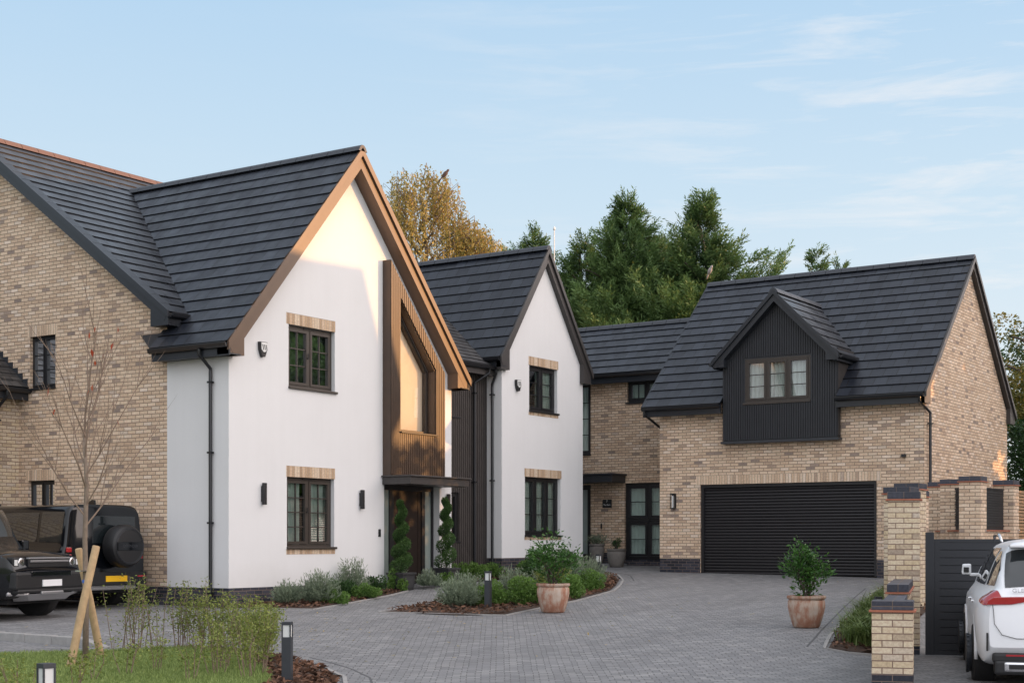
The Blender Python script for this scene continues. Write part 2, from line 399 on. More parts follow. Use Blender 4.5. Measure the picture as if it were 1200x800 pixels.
def notch(u0, u1, z0, z1): return [(u0, z0), (u0, z1), (u1, z1), (u1, z0)]
def ring(mb, pl, poly, w, d0, d1):
    """a frame of width w inside polygon poly (convex)"""
    n = len(poly); P = [Vector((u, z)) for u, z in poly]
    c = sum(P, Vector((0, 0)))/n; inner = []
    for i in range(n):
        a, b, d = P[i-1], P[i], P[(i+1) % n]
        e1 = (b-a).normalized(); e2 = (d-b).normalized()
        n1 = Vector((-e1.y, e1.x)); n2 = Vector((-e2.y, e2.x))
        if n1.dot(c-b) < 0: n1 = -n1
        if n2.dot(c-b) < 0: n2 = -n2
        k = (n1+n2); k = k/(k.dot(n1)); inner.append(b+k*w)
    for i in range(n):
        j = (i+1) % n; q = [P[i], P[j], inner[j], inner[i]]
        mb.hexa([pl.p(p.x, p.y, d0) for p in q]+[pl.p(p.x, p.y, d1) for p in q])
    return [(p.x, p.y) for p in inner]
def curtain(parent, pl, u0, u1, z0, z1, dep, mat='curtain', amp=.03, gap=None, wl=.12):
    mb = MB(); segs = [(u0, u1)] if gap is None else [(u0, gap[0]), (gap[1], u1)]
    for a, b in segs:
        n = max(4, int((b-a)/.02)); prev = None
        for i in range(n+1):
            u = a+(b-a)*i/n; d = dep+amp*math.sin(u*2*math.pi/wl+math.sin(u*9))
            cur = [mb.bm.verts.new(pl.p(u, z0, d)), mb.bm.verts.new(pl.p(u, z1, d*1.0))]
            if prev: mb.bm.faces.new([prev[0], cur[0], cur[1], prev[1]])
            prev = cur
    return mb.build('curtain', mat, parent, fix=False, smooth=True)
def window(parent, pl, u0, u1, z0, z1, n=2, rows=3, cols=None, mat='frame_brown', rev=.10, sill=True, cur='curtain', gap=None,
           gmat='glass', fw=.05, sw=.05, mull=.05, handle=True, vent=True, midrail=None, room=True, sillw=.04):
    """casement window in the opening u0..u1, z0..z1; cols = glazing columns per light"""
    cols = cols or [1]*n; mb = MB()
    ring(mb, pl, rect(u0, u1, z0, z1), fw, rev, rev+.07)
    W = (u1-u0-2*fw-(n-1)*mull)/n; lights = []
    for i in range(n):
        a = u0+fw+i*(W+mull); lights.append((a, a+W))
        if i: pl.box(mb, a-mull, a, z0+fw, z1-fw, rev, rev+.07)
    za, zb = z0+fw, z1-fw; spans = [(za, zb)]
    if midrail: spans = [(za, midrail-.06), (midrail+.06, zb)]
    if midrail:
        for a, b in lights: pl.box(mb, a, b, midrail-.06, midrail+.06, rev, rev+.07)
    fr = mb.build('window', mat, parent, bevel=.004)
    for a, b in lights:
        for c, d in spans:
            s = MB(); inn = ring(s, pl, rect(a+.003, b-.003, c+.003, d-.003), sw, rev-.012, rev+.05); s.build('sash', mat, fr)
            g = MB(); ga, gb, gc, gd = a+sw, b-sw, c+sw, d-sw
            g.face([pl.p(ga-.01, gc-.01, rev+.03), pl.p(gb+.01, gc-.01, rev+.03), pl.p(gb+.01, gd+.01, rev+.03), pl.p(ga-.01, gd+.01, rev+.03)])
            g.build('pane', gmat, fr, fix=False)
            bars = MB(); k = cols[lights.index((a, b))]; any_ = False
            for r_ in range(1, rows):
                z = gc+(gd-gc)*r_/rows; pl.box(bars, ga, gb, z-.010, z+.010, rev+.012, rev+.042); any_ = True
            for q in range(1, k):
                u = ga+(gb-ga)*q/k; pl.box(bars, u-.010, u+.010, gc, gd, rev+.010, rev+.044); any_ = True
            if any_: bars.build('glazing_bars', mat, fr)
            else: bars.bm.free()
    if handle:
        h = MB(); u = lights[0][1]+.0; z = (z0+z1)/2; pl.box(h, u-.03, u-.012, z-.01, z+.10, rev-.045, rev-.03); pl.box(h, u-.028, u-.014, z-.01, z+.02, rev-.035, rev-.01); h.build('handle', 'frame_black', fr)
    if vent:
        h = MB(); m = (u0+u1)/2; pl.box(h, m-.17, m+.17, z1-.04, z1-.015, rev-.02, rev); h.build('trickle_vent', 'frame_black', fr)
    if sill:
        h = MB(); pl.box(h, u0-.01, u1+.05, z0-sillw, z0+.006, -.045, rev+.02); h.build('sill', mat, fr, bevel=.006)
    if cur: curtain(fr, pl, u0+.04, u1-.04, z0+.04, z1-.03, rev+.12, cur, gap=gap)
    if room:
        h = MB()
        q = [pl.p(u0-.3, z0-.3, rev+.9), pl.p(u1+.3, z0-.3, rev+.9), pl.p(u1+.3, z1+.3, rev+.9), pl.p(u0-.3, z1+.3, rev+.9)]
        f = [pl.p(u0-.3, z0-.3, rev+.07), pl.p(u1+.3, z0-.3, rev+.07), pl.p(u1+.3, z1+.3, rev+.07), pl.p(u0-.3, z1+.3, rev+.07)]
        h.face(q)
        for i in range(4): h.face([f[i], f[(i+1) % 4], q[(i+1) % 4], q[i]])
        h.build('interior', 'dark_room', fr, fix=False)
    return fr
def soldier(parent, pl, u0, u1, z0, z1, out=.004, name='lintel'):
    mb = MB(); pl.box(mb, u0, u1, z0, z1, -out, .05); o = mb.build(name, 'soldier', parent, uv=False)
    uvl = o.data.uv_layers.new(name='UVMap')
    for l in o.data.loops:
        c = o.data.vertices[l.vertex_index].co
        uvl.data[l.index].uv = (c.x+c.y, (c.z+origin_of(parent).z-z0)+.007)
    return o
def roof_plane(parent, name, O, u, w, Lu, Lw, mat='tile', gauge=.34, lift=.026, u0f=None, u1f=None, extra=0):
    """stepped tile courses; O eave start, u unit along the eave, w unit up the slope"""
    O, u, w = Vector(O), Vector(u).normalized(), Vector(w).normalized(); nrm = u.cross(w)
    if nrm.z < 0: nrm = -nrm
    mb = MB(); uvl = mb.bm.loops.layers.uv.verify(); k = math.ceil(Lw/gauge)
    def quad(pts, uvs):
        f = mb.bm.faces.new([mb.bm.verts.new(p) for p in pts])
        for l, q in zip(f.loops, uvs): l[uvl].uv = q
    for i in range(k):
        a, b = i*gauge, min((i+1)*gauge, Lw); frac = (b-a)/gauge
        ua, ub = (u0f(a) if u0f else 0), (u1f(a) if u1f else Lu)
        va, vb = (u0f(b) if u0f else 0), (u1f(b) if u1f else Lu)
        if ub-ua < .01: continue
        # slight unevenness along the course
        n = max(1, int((ub-ua)/.9)); jr = [RNG.uniform(-.0012, .0012) for _ in range(n+1)]
        for j in range(n):
            t0, t1 = j/n, (j+1)/n
            p0 = O+u*(ua+(ub-ua)*t0)+w*a+nrm*(lift+jr[j]); p1 = O+u*(ua+(ub-ua)*t1)+w*a+nrm*(lift+jr[j+1])
            q0 = O+u*(va+(vb-va)*t0)+w*b+nrm*.004; q1 = O+u*(va+(vb-va)*t1)+w*b+nrm*.004
            uu = [ua+(ub-ua)*t0, ua+(ub-ua)*t1, va+(vb-va)*t1, va+(vb-va)*t0]
            quad([p0, p1, q1, q0], [(uu[0], a+.001), (uu[1], a+.001), (uu[2], a+gauge*frac-.001), (uu[3], a+gauge*frac-.001)])
            b0 = p0-nrm*(lift+.004); b1 = p1-nrm*(lift+.004)
            quad([b0, b1, p1, p0], [(uu[0], a+.002), (uu[1], a+.002), (uu[1], a+.004), (uu[0], a+.004)])
    # underlay closes the plane below the tiles
    P = [O-nrm*.03, O+u*Lu-nrm*.03, O+u*Lu+w*Lw-nrm*.03, O+w*Lw-nrm*.03]
    if u0f: P[0] = O+u*u0f(0)-nrm*.03; P[3] = O+u*u0f(Lw)+w*Lw-nrm*.03
    if u1f: P[1] = O+u*u1f(0)-nrm*.03; P[2] = O+u*u1f(Lw)+w*Lw-nrm*.03
    quad(P, [(0, .01)]*4)
    return mb.build(name, mat, parent, uv=False, fix=False)
def ridge(parent, a, b, name='ridge_tiles', r=.11, mat='ridge'):
    a, b = Vector(a), Vector(b); L = (b-a).length; d = (b-a)/L; mb = MB(); n = max(1, round(L/.45)); side = Vector((-d.y, d.x, 0)).normalized(); up = side.cross(d)*-1
    if up.z < 0: up = -up
    for i in range(n):
        s, e = a+d*(L*i/n), a+d*(L*(i+1)/n-.012); k = 1.0
        prof = [(-1.25, -.75), (-.75, .05), (-.3, .42), (.3, .42), (.75, .05), (1.25, -.75)]
        va = [mb.bm.verts.new(s+side*p*r+up*q*r) for p, q in prof]; vb = [mb.bm.verts.new(e+side*p*r+up*q*r) for p, q in prof]
        for j in range(5): mb.bm.faces.new([va[j], va[j+1], vb[j+1], vb[j]])
        mb.bm.faces.new(va[::-1]); mb.bm.faces.new(vb)
    return mb.build(name, mat, parent)
def verge(parent, pl, tipL, apex, tipR, over, bh, mat, capmat=None, name='bargeboard', box=(.42, .34), cap=.05, end=(True, True), sides='LR'):
    """boards up both rakes of a gable; pl = wall plane, over = overhang"""
    mb = MB(); n = Vector
    for side, tip in (('L', tipL), ('R', tipR)):
        if side not in sides: continue
        sg = -1 if tip[0] < apex[0] else 1
        sl = (apex[1]-tip[1])/abs(apex[0]-tip[0]); drop = bh*math.sqrt(1+sl*sl)
        poly = [(tip[0], tip[1]), (apex[0], apex[1]), (apex[0], apex[1]-drop), (tip[0]-sg*(bh*.55), tip[1]+sl*bh*.55-drop)]
        mb.prism([pl.p(u, z, -over) for u, z in poly], Vector(pl.p(0, 0, over))-Vector(pl.p(0, 0, 0)))
        poly2 = [(tip[0]+sg*.02, tip[1]+.02-sl*.02), (apex[0], apex[1]+.02), (apex[0], apex[1]-drop*.36), (tip[0]+sg*.02, tip[1]-sl*.02-drop*.36+.0)]
        mb.prism([pl.p(u, z, -over-cap) for u, z in poly2], Vector(pl.p(0, 0, cap))-Vector(pl.p(0, 0, .003)))
        if box:
            bw, bz = box; u0 = tip[0]-sg*0.02; u1 = tip[0]-sg*bw
            poly = [(u0, tip[1]-bz), (u1, tip[1]-bz), (u1, tip[1]+sl*bw-drop*.8), (u0, tip[1]-.02)]
            mb.prism([pl.p(u, z, -over+.004) for u, z in poly], Vector(pl.p(0, 0, over-.008))-Vector(pl.p(0, 0, 0)))
    return mb.build(name, mat, parent)
def eave(parent, a, b, out, mat='fascia', fh=.2, soffit=.33):
    """fascia + soffit + gutter from a to b (points at the eave edge); out = outward unit vector"""
    a, b, out = Vector(a), Vector(b), Vector(out); z = Vector((0, 0, 1)); mb = MB()
    def bar(o0, o1, z0, z1):
        mb.hexa([a+out*o0+z*z0, b+out*o0+z*z0, b+out*o1+z*z0, a+out*o1+z*z0, a+out*o0+z*z1, b+out*o0+z*z1, b+out*o1+z*z1, a+out*o1+z*z1])
    bar(-.05, -.02, -fh-.04, -.01); bar(-soffit, -.05, -fh-.02, -fh)
    f = mb.build('fascia', mat, parent)
    mb = MB(); n = 8; d = (b-a)
    prof = [(-.018, 0), (-.018, -.05), (.0, -.085), (.045, -.1), (.085, -.075), (.1, -.02), (.1, 0), (.088, 0), (.085, -.02), (.04, -.085), (0, -.06), (-.008, 0)]
    va = [mb.bm.verts.new(a+out*p+z*q) for p, q in prof]; vb = [mb.bm.verts.new(b+out*p+z*q) for p, q in prof]
    for i in range(len(prof)): j = (i+1) % len(prof); mb.bm.faces.new([va[i], va[j], vb[j], vb[i]])
    mb.bm.faces.new(va[::-1]); mb.bm.faces.new(vb)
    g = mb.build('gutter', 'pipe', parent); return f, g
def downpipe(parent, top, wallpt, zbot, r=.034, brackets=3):
    top, w = Vector(top), Vector(wallpt); mb = MB()
    mb.tube([top, top-Vector((0, 0, .10)), Vector((w.x, w.y, top.z-.34)), Vector((w.x, w.y, top.z-.42)), Vector((w.x, w.y, zbot))], r, 10)
    for k in range(brackets):
        z = zbot+.3+(top.z-.9-zbot)*k/max(1, brackets-1); mb.box(w.x-.05, w.x+.05, w.y-.045, w.y+.045, z-.018, z+.018)
        mb.box(w.x-.012, w.x+.012, w.y-.08, w.y+.08, z-.01, z+.01)
    return mb.build('downpipe', 'pipe', parent, smooth=True, angle=40)
def battens(parent, pl, poly, holes, pitch, bw, depth, mat, name='cladding', back=True):
    """vertical boards clipped to a polygon (convex-ish upper edge) with rectangular/polygonal holes"""
    mb = MB(); us = [p[0] for p in poly]; u0, u1 = min(us), max(us)
    def spans(pg, u):
        z = []
        for i in range(len(pg)):
            a, b = pg[i], pg[(i+1) % len(pg)]
            if (a[0]-u)*(b[0]-u) < 0: z.append(a[1]+(b[1]-a[1])*(u-a[0])/(b[0]-a[0]))
        z.sort(); return [(z[i], z[i+1]) for i in range(0, len(z)-1, 2)]
    k = int(round((u1-u0)/pitch)); p = (u1-u0)/k
    for i in range(k):
        a = u0+i*p+(p-bw)/2; b = a+bw; L, Rr = spans(poly, a+1e-4), spans(poly, b-1e-4)
        if not L or not Rr: continue
        (l0, l1), (r0, r1) = L[0], Rr[0]; segs = [((l0, l1), (r0, r1))]
        for h in holes:
            hs = spans(h, (a+b)/2); ha, hb = spans(h, a+1e-4), spans(h, b-1e-4)
            if hs:
                ha = (ha or hs)[0]; hb = (hb or hs)[0]
                segs = [((l0, ha[0]), (r0, hb[0])), ((ha[1], l1), (hb[1], r1))]
        for (p0, p1), (q0, q1) in segs:
            if p1-p0 < .01: continue
            mb.hexa([pl.p(a, p0, -depth), pl.p(b, q0, -depth), pl.p(b, q0, -.001), pl.p(a, p0, -.001), pl.p(a, p1, -depth), pl.p(b, q1, -depth), pl.p(b, q1, -.001), pl.p(a, p1, -.001)])
    return mb.build(name, mat, parent)
SUN_E = 4.4; GLOW = (1.9, 1.6, 1.4); FRONT = (1.85, 1.88, 2.02); BACK = (1.02, 1.02, 1.06); SKY_S = .97; NISH = .03
_gz0 = ground_z
def ground_z(x, y):
    return _gz0(x, y)+.11*math.exp(-((x-26.6)/1.5)**2-((y-19.9)/1.3)**2)

# =================================================================== HOUSE WITH THE WHITE FRONT GABLE
H1 = thing('gabled_house', (24, 22, 0), 'large left-hand house with brick side wing and white front gable lit by low sun', 'house')
pf = Plane('y', 19.85); ps = Plane('x', 20.33)
up = rect(22.0, 23.41, 4.69, 5.93); lo = rect(21.95, 23.39, 1.50, 2.90)
big = [(25.36, 4.0), (26.62, 4.0), (26.62, 5.41), (25.36, 6.86)]
doorh = rect(25.04, 27.06, .62, 2.86)
wall(H1, 'render_wall', 'render', pf, [(20.33, .73), (25.04, .73), (25.04, 2.86), (27.06, 2.86), (27.06, .5), (27.52, .5), (27.52, 5.6), (23.92, 9.68), (20.33, 5.6)],
     [up, lo, big], reveal=.2, notches=[(25.04, 27.06, .55, 2.86)])
wall(H1, 'side_render_wall', 'render', ps, rect(19.85, 21.5, .73, 5.6))
mb = MB(); mb.box(20.33, 25.04, 19.852, 20.2, -.3, .728); mb.box(20.331, 20.7, 20.2, 33.1, -.3, .728); mb.build('plinth', 'blue', H1)
w1 = rect(24.78, 25.60, 4.82, 5.91); w2 = rect(24.81, 25.65, 1.75, 2.89)
wall(H1, 'brick_wall', 'buff', ps, [(21.5, .73), (33.1, .73), (33.1, 6.1), (27.3, 10.25), (21.5, 6.1)], [w1, w2], reveal=.12)
mb = MB(); mb.box(27.45, 27.519, 19.852, 30, .2, 5.6); mb.box(20.4, 29.5, 33.0, 33.1, 0, 6.2); mb.build('rear_wall', 'render', H1)
for w, z in ((w1, 5.91), (w2, 2.89)):
    o = soldier(H1, ps, w[0][0]-.06, w[1][0]+.06, z, z+.225); o.data.materials[0] = M['buff_soldier']
    window(H1, ps, w[0][0], w[1][0], w[0][1], w[2][1], n=2, rows=3 if z > 4 else 1, mat='frame_black', rev=.08, cur='curtain', handle=False, vent=False, fw=.045, sw=.035)
soldier(H1, pf, 21.95-.02, 23.42, 5.93, 6.155); soldier(H1, pf, 21.93, 23.41, 2.90, 3.12); soldier(H1, pf, 21.93, 23.41, 1.36, 1.459, name='sill_brickwork')
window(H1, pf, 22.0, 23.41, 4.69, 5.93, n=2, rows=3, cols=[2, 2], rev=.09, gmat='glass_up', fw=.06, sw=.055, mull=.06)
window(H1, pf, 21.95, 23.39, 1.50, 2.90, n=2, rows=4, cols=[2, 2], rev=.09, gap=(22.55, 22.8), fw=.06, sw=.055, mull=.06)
# gable roof
SL = 4.43/3.9; LW = math.hypot(4.43, 3.9)
wv = Vector((3.9, 0, 4.43)).normalized()
roof_plane(H1, 'roof', (19.98, 19.53, 5.335), (0, 1, 0), wv, 2.08, LW, u1f=lambda w: 2.08 if w < 1.1 else 9.6)
roof_plane(H1, 'roof', (27.82, 19.53, 5.335), (0, 1, 0), Vector((-3.9, 0, 4.43)), 9.6, LW)
ridge(H1, (23.9, 19.50, 9.80), (23.9, 27.0, 9.80))
verge(H1, pf, (20.0, 5.35), (23.9, 9.78), (27.8, 5.35), .3, .27, 'bronze', box=(.44, .24))
eave(H1, (20.0, 19.53, 5.33), (20.0, 21.6, 5.33), (-1, 0, 0)); eave(H1, (27.8, 19.53, 5.33), (27.8, 20.6, 5.33), (1, 0, 0))
downpipe(H1, (19.97, 20.27, 5.24), (20.27, 20.27, 0), .33, brackets=4)
# brick wing roof
WS = .715; wl = math.hypot(6.1, 6.1*WS)
roof_plane(H1, 'wing_roof', (20.08, 21.2, 6.03), (1, 0, 0), Vector((0, 1, WS)), 9.5, wl, mat='tile_sheen')
roof_plane(H1, 'wing_roof', (20.08, 33.4, 6.03), (1, 0, 0), Vector((0, -1, WS)), 9.5, wl)
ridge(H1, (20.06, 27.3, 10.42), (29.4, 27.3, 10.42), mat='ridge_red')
verge(H1, ps, (21.2, 6.06), (27.3, 10.42), (33.4, 6.06), .25, .24, 'fascia', box=(.5, .27))
eave(H1, (20.1, 21.2, 6.03), (20.66, 21.2, 6.03), (0, -1, 0))
# lean-to wing on the left
pp = Plane('y', 25.95)
wall(H1, 'annex_wall', 'yellow', pp, rect(12.5, 20.33, .73, 4.9)); mb = MB(); mb.box(12.5, 20.328, 25.953, 26.2, -.3, .727); mb.build('plinth', 'blue', H1)
roof_plane(H1, 'annex_roof', (12.3, 25.62, 4.84), (1, 0, 0), Vector((0, 1, .79)), 8.03, 5, mat='slate', gauge=.25, lift=.02)
eave(H1, (12.3, 25.62, 4.82), (20.33, 25.62, 4.82), (0, -1, 0)); downpipe(H1, (19.75, 25.57, 4.74), (19.75, 25.88, 0), .3)
mb = MB()
for i in range(18):
    y = 25.66+i*.16; z = 4.88+(y-25.62)*.79; mb.box(20.318, 20.328, y, y+.16, z-.02, z+.13)
mb.build('stepped_flashing', 'anthra', H1)
# slatted feature bay
pc = Plane('y', 19.66)
wall(H1, 'bay_panel', 'clad_brown', pc, [(24.99, 3.03), (26.97, 3.03), (26.97, 5.38), (24.99, 7.66)], [big], reveal=.34)
mb = MB(); mb.face([(24.99, 19.63, 3.03), (24.99, 19.849, 3.03), (24.99, 19.849, 7.66), (24.99, 19.63, 7.66)]); mb.face([(26.97, 19.63, 3.03), (26.97, 19.849, 3.03), (26.97, 19.849, 5.38), (26.97, 19.63, 5.38)])
mb.face([(24.99, 19.63, 7.66), (24.99, 19.849, 7.66), (26.97, 19.849, 5.38), (26.97, 19.63, 5.38)]); mb.build('bay_side', 'clad_brown', H1, fix=False)
battens(H1, pc, [(25.0, 3.06), (26.965, 3.06), (26.965, 5.40), (25.0, 7.66)], [[(25.34, 3.97), (26.64, 3.97), (26.64, 5.43), (25.34, 6.9)]], .068, .048, .035, 'clad_brown', 'slatted_cladding')
mb = MB(); inn = ring(mb, pc, big, .07, .20, .30); fb = mb.build('window', 'frame_brown', H1)
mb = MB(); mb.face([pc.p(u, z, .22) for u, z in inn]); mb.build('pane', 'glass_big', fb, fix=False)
mb = MB(); mb.box(25.32, 26.66, 19.58, 20.0, 3.965, 3.998); mb.build('sill', 'frame_black', fb)
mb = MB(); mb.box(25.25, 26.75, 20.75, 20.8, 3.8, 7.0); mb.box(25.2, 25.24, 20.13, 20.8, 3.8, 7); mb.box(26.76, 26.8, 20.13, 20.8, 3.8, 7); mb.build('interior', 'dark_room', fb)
mb = MB(); mb.face([pc.p(u, z, .31) for u, z in [(25.42, 4.06), (26.56, 4.06), (26.56, 5.38), (25.42, 6.72)]]); mb.build('blind', 'cream_blind', fb, fix=False)  # added cream panel imitating sky reflected in the glass
# entrance
pd = Plane('y', 20.02)
mb = MB()
for a, b in ((25.04, 25.11), (25.45, 25.60), (26.62, 26.74), (26.99, 27.06)): pd.box(mb, a, b, .72, 2.80, 0, .08)
pd.box(mb, 25.04, 27.06, 2.74, 2.86, -.002, .082); pd.box(mb, 25.04, 27.06, .60, .72, -.012, .09)
df = mb.build('door_frame', 'frame_black', H1)
for a, b in ((25.11, 25.45), (26.74, 26.99)):
    mb = MB(); pd.box(mb, a, b, .72, 2.74, .03, .04); mb.build('side_pane', 'frost', df)
mb = MB(); pd.box(mb, 25.60, 26.62, .72, 2.74, .03, .09)
for z in (1.15, 1.62, 2.09): pd.box(mb, 25.78, 26.36, z, z+.02, .022, .03)
pd.box(mb, 25.62, 25.68, .74, 2.72, .02, .03); pd.box(mb, 26.50, 26.6, .74, 2.72, .02, .03)
dr = mb.build('door', 'door', H1, bevel=.003)
mb = MB(); mb.tube([(25.74, 19.99, 1.35), (25.74, 19.99, 2.25)], .014); mb.tube([(25.74, 19.99, 1.4), (25.74, 20.05, 1.4)], .01); mb.tube([(25.74, 19.99, 2.2), (25.74, 20.05, 2.2)], .01); mb.build('handle', 'chrome', dr)
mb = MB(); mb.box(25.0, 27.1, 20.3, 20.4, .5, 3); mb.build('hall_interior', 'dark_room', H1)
mb = MB(); mb.box(24.97, 27.14, 19.08, 19.845, 2.84, 3.0); mb.box(24.93, 27.18, 19.04, 19.847, 3.0, 3.035); mb.build('canopy', 'greyboard', H1, bevel=.01)
def wall_lamp(parent, pl, u, z0, z1, mat='frame_black'):
    mb = MB(); pl.box(mb, u-.03, u+.03, z0+.06, z1-.06, -.03, -.001); b = mb.build('wall_lamp', mat, parent)
    mb = MB(); pl.box(mb, u-.034, u+.034, z0, z1, -.10, -.03); mb.build('lamp_body', mat, b, bevel=.006)
    mb = MB(); pl.box(mb, u-.024, u+.024, z0-.004, z0, -.09, -.04); pl.box(mb, u-.024, u+.024, z1, z1+.004, -.09, -.04); mb.build('lamp_lens', 'lens', b)
for u, a, b in ((21.24, 2.33, 2.75), (24.23, 2.30, 2.70), (27.32, 2.28, 2.70)): wall_lamp(H1, pf, u, a, b)
mb = MB(); pf.box(mb, 24.84, 24.90, 1.72, 1.88, -.025, -.001); mb.build('doorbell', 'frame_black', H1)
def alarm(parent, pl, u, z0, z1, w):
    mb = MB(); poly = [(u-w/2, z1), (u+w/2, z1), (u+w*.46, z0+.14), (u+w*.2, z0), (u-w*.2, z0), (u-w*.46, z0+.14)]
    mb.prism([pl.p(a, b, -.07) for a, b in poly], Vector(pl.p(0, 0, .069))-Vector(pl.p(0, 0, 0))); o = mb.build('alarm_box', 'frame_black', parent, bevel=.008)
    mb = MB(); poly = [(u-w*.40, z1-.015), (u+w*.40, z1-.015), (u+w*.36, z0+.14), (u+w*.1, z0+.09), (u-w*.1, z0+.09), (u-w*.36, z0+.14)]
    mb.prism([pl.p(a, b, -.085) for a, b in poly], Vector(pl.p(0, 0, .013))-Vector(pl.p(0, 0, 0))); mb.build('cover', 'whiteplastic', o, bevel=.004)
    mb = MB()
    for k_ in range(3): pl.prism_bar(mb, u, k_, z0)
    mb.build('emblem', 'fascia', o)
alarm(H1, pf, 21.22, 5.19, 5.48, .21)
# grey clad link between the two gables
plk = Plane('y', 20.75); lw1 = rect(28.15, 29.05, 4.62, 5.40); lw2 = rect(28.15, 29.05, 1.62, 2.80)
wall(H1, 'link_wall', 'clad_grey', plk, rect(27.52, 30.25, .5, 5.9), [lw1, lw2])
battens(H1, plk, rect(27.52, 30.24, .72, 5.75), [lw1, lw2], .085, .06, .03, 'clad_grey', 'link_cladding')
for w in (lw1, lw2): window(H1, plk, w[0][0], w[1][0], w[0][1], w[2][1], n=1, rows=1, mat='frame_black', rev=.03, cur=None, handle=False, vent=False)
roof_plane(H1, 'link_roof', (26.5, 20.43, 5.94), (1, 0, 0), Vector((0, 1, .71)), 7.0, 6.0, mat='slate', gauge=.19, lift=.02, u1f=lambda w: 3.74 if w < .4 else 6.5)
eave(H1, (27.55, 20.43, 5.93), (30.24, 20.43, 5.93), (0, -1, 0), mat='greyboard')
downpipe(H1, (29.85, 20.38, 5.84), (29.62, 20.66, 0), .6); downpipe(H1, (30.13, 20.38, 5.84), (30.17, 20.52, 0), .7)

# =================================================================== SECOND HOUSE
H2 = thing('brick_and_render_house', (34, 22, 0), 'middle house with narrow white gable and recessed brick entrance beside the garage', 'house')
p2 = Plane('y', 20.29); p2s = Plane('x', 30.25)
wall(H2, 'render_wall', 'render', p2, [(30.25, 1.21), (34.16, 1.21), (34.16, 6.3), (32.2, 8.95), (30.25, 6.3)], [rect(31.5, 32.86, 4.95, 6.10), rect(31.3, 33.02, 1.78, 3.26)])
wall(H2, 'side_render_wall', 'render', p2s, rect(20.29, 20.75, 1.21, 6.3))
mb = MB(); mb.box(34.08, 34.158, 20.294, 27, 1.2, 6.4); mb.box(30.252, 30.4, 20.76, 26, 5.6, 6.3); mb.build('flank_wall', 'render', H2)
mb = MB(); mb.box(30.251, 34.158, 20.292, 20.75, .3, 1.208); mb.box(33.9, 34.156, 20.75, 26, .3, 1.19); mb.build('plinth', 'blue', H2)
soldier(H2, p2, 31.47, 32.9, 6.10, 6.32); soldier(H2, p2, 31.28, 33.06, 3.26, 3.47); soldier(H2, p2, 31.47, 32.9, 4.83, 4.908, name='sill_brickwork'); soldier(H2, p2, 31.28, 33.06, 1.66, 1.738, name='sill_brickwork')
window(H2, p2, 31.5, 32.86, 4.95, 6.10, n=2, rows=3, mat='frame_black', rev=.09, gap=(31.6, 32.1), fw=.06, sw=.05, mull=.06)
window(H2, p2, 31.3, 33.02, 1.78, 3.26, n=3, rows=3, mat='frame_black', rev=.09, fw=.06, sw=.05, mull=.07)
l2 = math.hypot(2.2, 3.0)
roof_plane(H2, 'roof', (29.99, 20.16, 6.14), (0, 1, 0), Vector((2.2, 0, 3.0)), 9, l2)
roof_plane(H2, 'roof', (34.43, 20.16, 6.14), (0, 1, 0), Vector((-2.2, 0, 3.0)), 9, l2)
ridge(H2, (32.2, 20.12, 9.18), (32.2, 29.1, 9.18))
verge(H2, p2, (30.0, 6.15), (32.2, 9.16), (34.42, 6.15), .13, .22, 'greyboard', box=(.42, .30))
eave(H2, (30.0, 20.16, 6.14), (30.0, 20.62, 6.14), (-1, 0, 0), soffit=.25); eave(H2, (34.42, 20.16, 6.14), (34.42, 24, 6.14), (1, 0, 0), soffit=.25)
alarm(H2, p2, 30.93, 5.38, 5.66, .22)
# recessed brick range
p3 = Plane('x', 36.64); fd = rect(18.95, 20.39, 1.12, 3.27); sd = rect(21.5, 22.45, 1.12, 3.25); mw = rect(19.1, 20.3, 5.54, 6.16); tw = rect(21.5, 22.6, 4.13, 6.17)
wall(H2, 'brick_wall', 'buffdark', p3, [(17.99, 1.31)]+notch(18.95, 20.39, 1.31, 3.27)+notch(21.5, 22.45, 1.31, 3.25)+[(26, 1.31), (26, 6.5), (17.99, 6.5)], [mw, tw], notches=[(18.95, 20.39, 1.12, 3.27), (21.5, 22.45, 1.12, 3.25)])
mb = MB(); mb.box(36.643, 37, 17.99, 18.95, .6, 1.308); mb.box(36.643, 37, 20.39, 21.5, .6, 1.308); mb.box(36.643, 37, 22.45, 26, .6, 1.308); mb.box(36.66, 37, 18.95, 20.39, .6, 1.11); mb.box(36.66, 37, 21.5, 22.45, .6, 1.11); mb.build('plinth', 'blue', H2)
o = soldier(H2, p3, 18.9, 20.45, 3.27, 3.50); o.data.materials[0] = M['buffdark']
window(H2, p3, 18.95, 20.39, 1.12, 3.27, n=2, rows=2, mat='frame_black', rev=.08, midrail=2.22, sill=False, vent=False, fw=.08, sw=.07, mull=.04).name = 'french_door'
window(H2, p3, 21.5, 22.45, 1.12, 3.25, n=1, rows=1, mat='frame_black', rev=.08, sill=False, vent=False, gmat='frost', cur=None, fw=.08, sw=.06).name = 'side_door'
window(H2, p3, 19.1, 20.3, 5.54, 6.16, n=2, rows=1, cols=[2, 2], mat='frame_black', rev=.06, handle=False, vent=False, fw=.07, sw=.05)
window(H2, p3, 21.5, 22.6, 4.13, 6.17, n=2, rows=4, mat='frame_black', rev=.06, handle=False, vent=False)
l3 = math.hypot(1.85, 1.6)
roof_plane(H2, 'range_roof', (36.27, 18.0, 6.36), (0, 1, 0), Vector((1.85, 0, 1.6)), 8.5, l3)
roof_plane(H2, 'range_roof', (39.97, 18.0, 6.36), (0, 1, 0), Vector((-1.85, 0, 1.6)), 8.5, l3)
ridge(H2, (38.12, 18.0, 7.98), (38.12, 26.5, 7.98)); eave(H2, (36.29, 18.0, 6.35), (36.29, 26, 6.35), (-1, 0, 0), fh=.22)
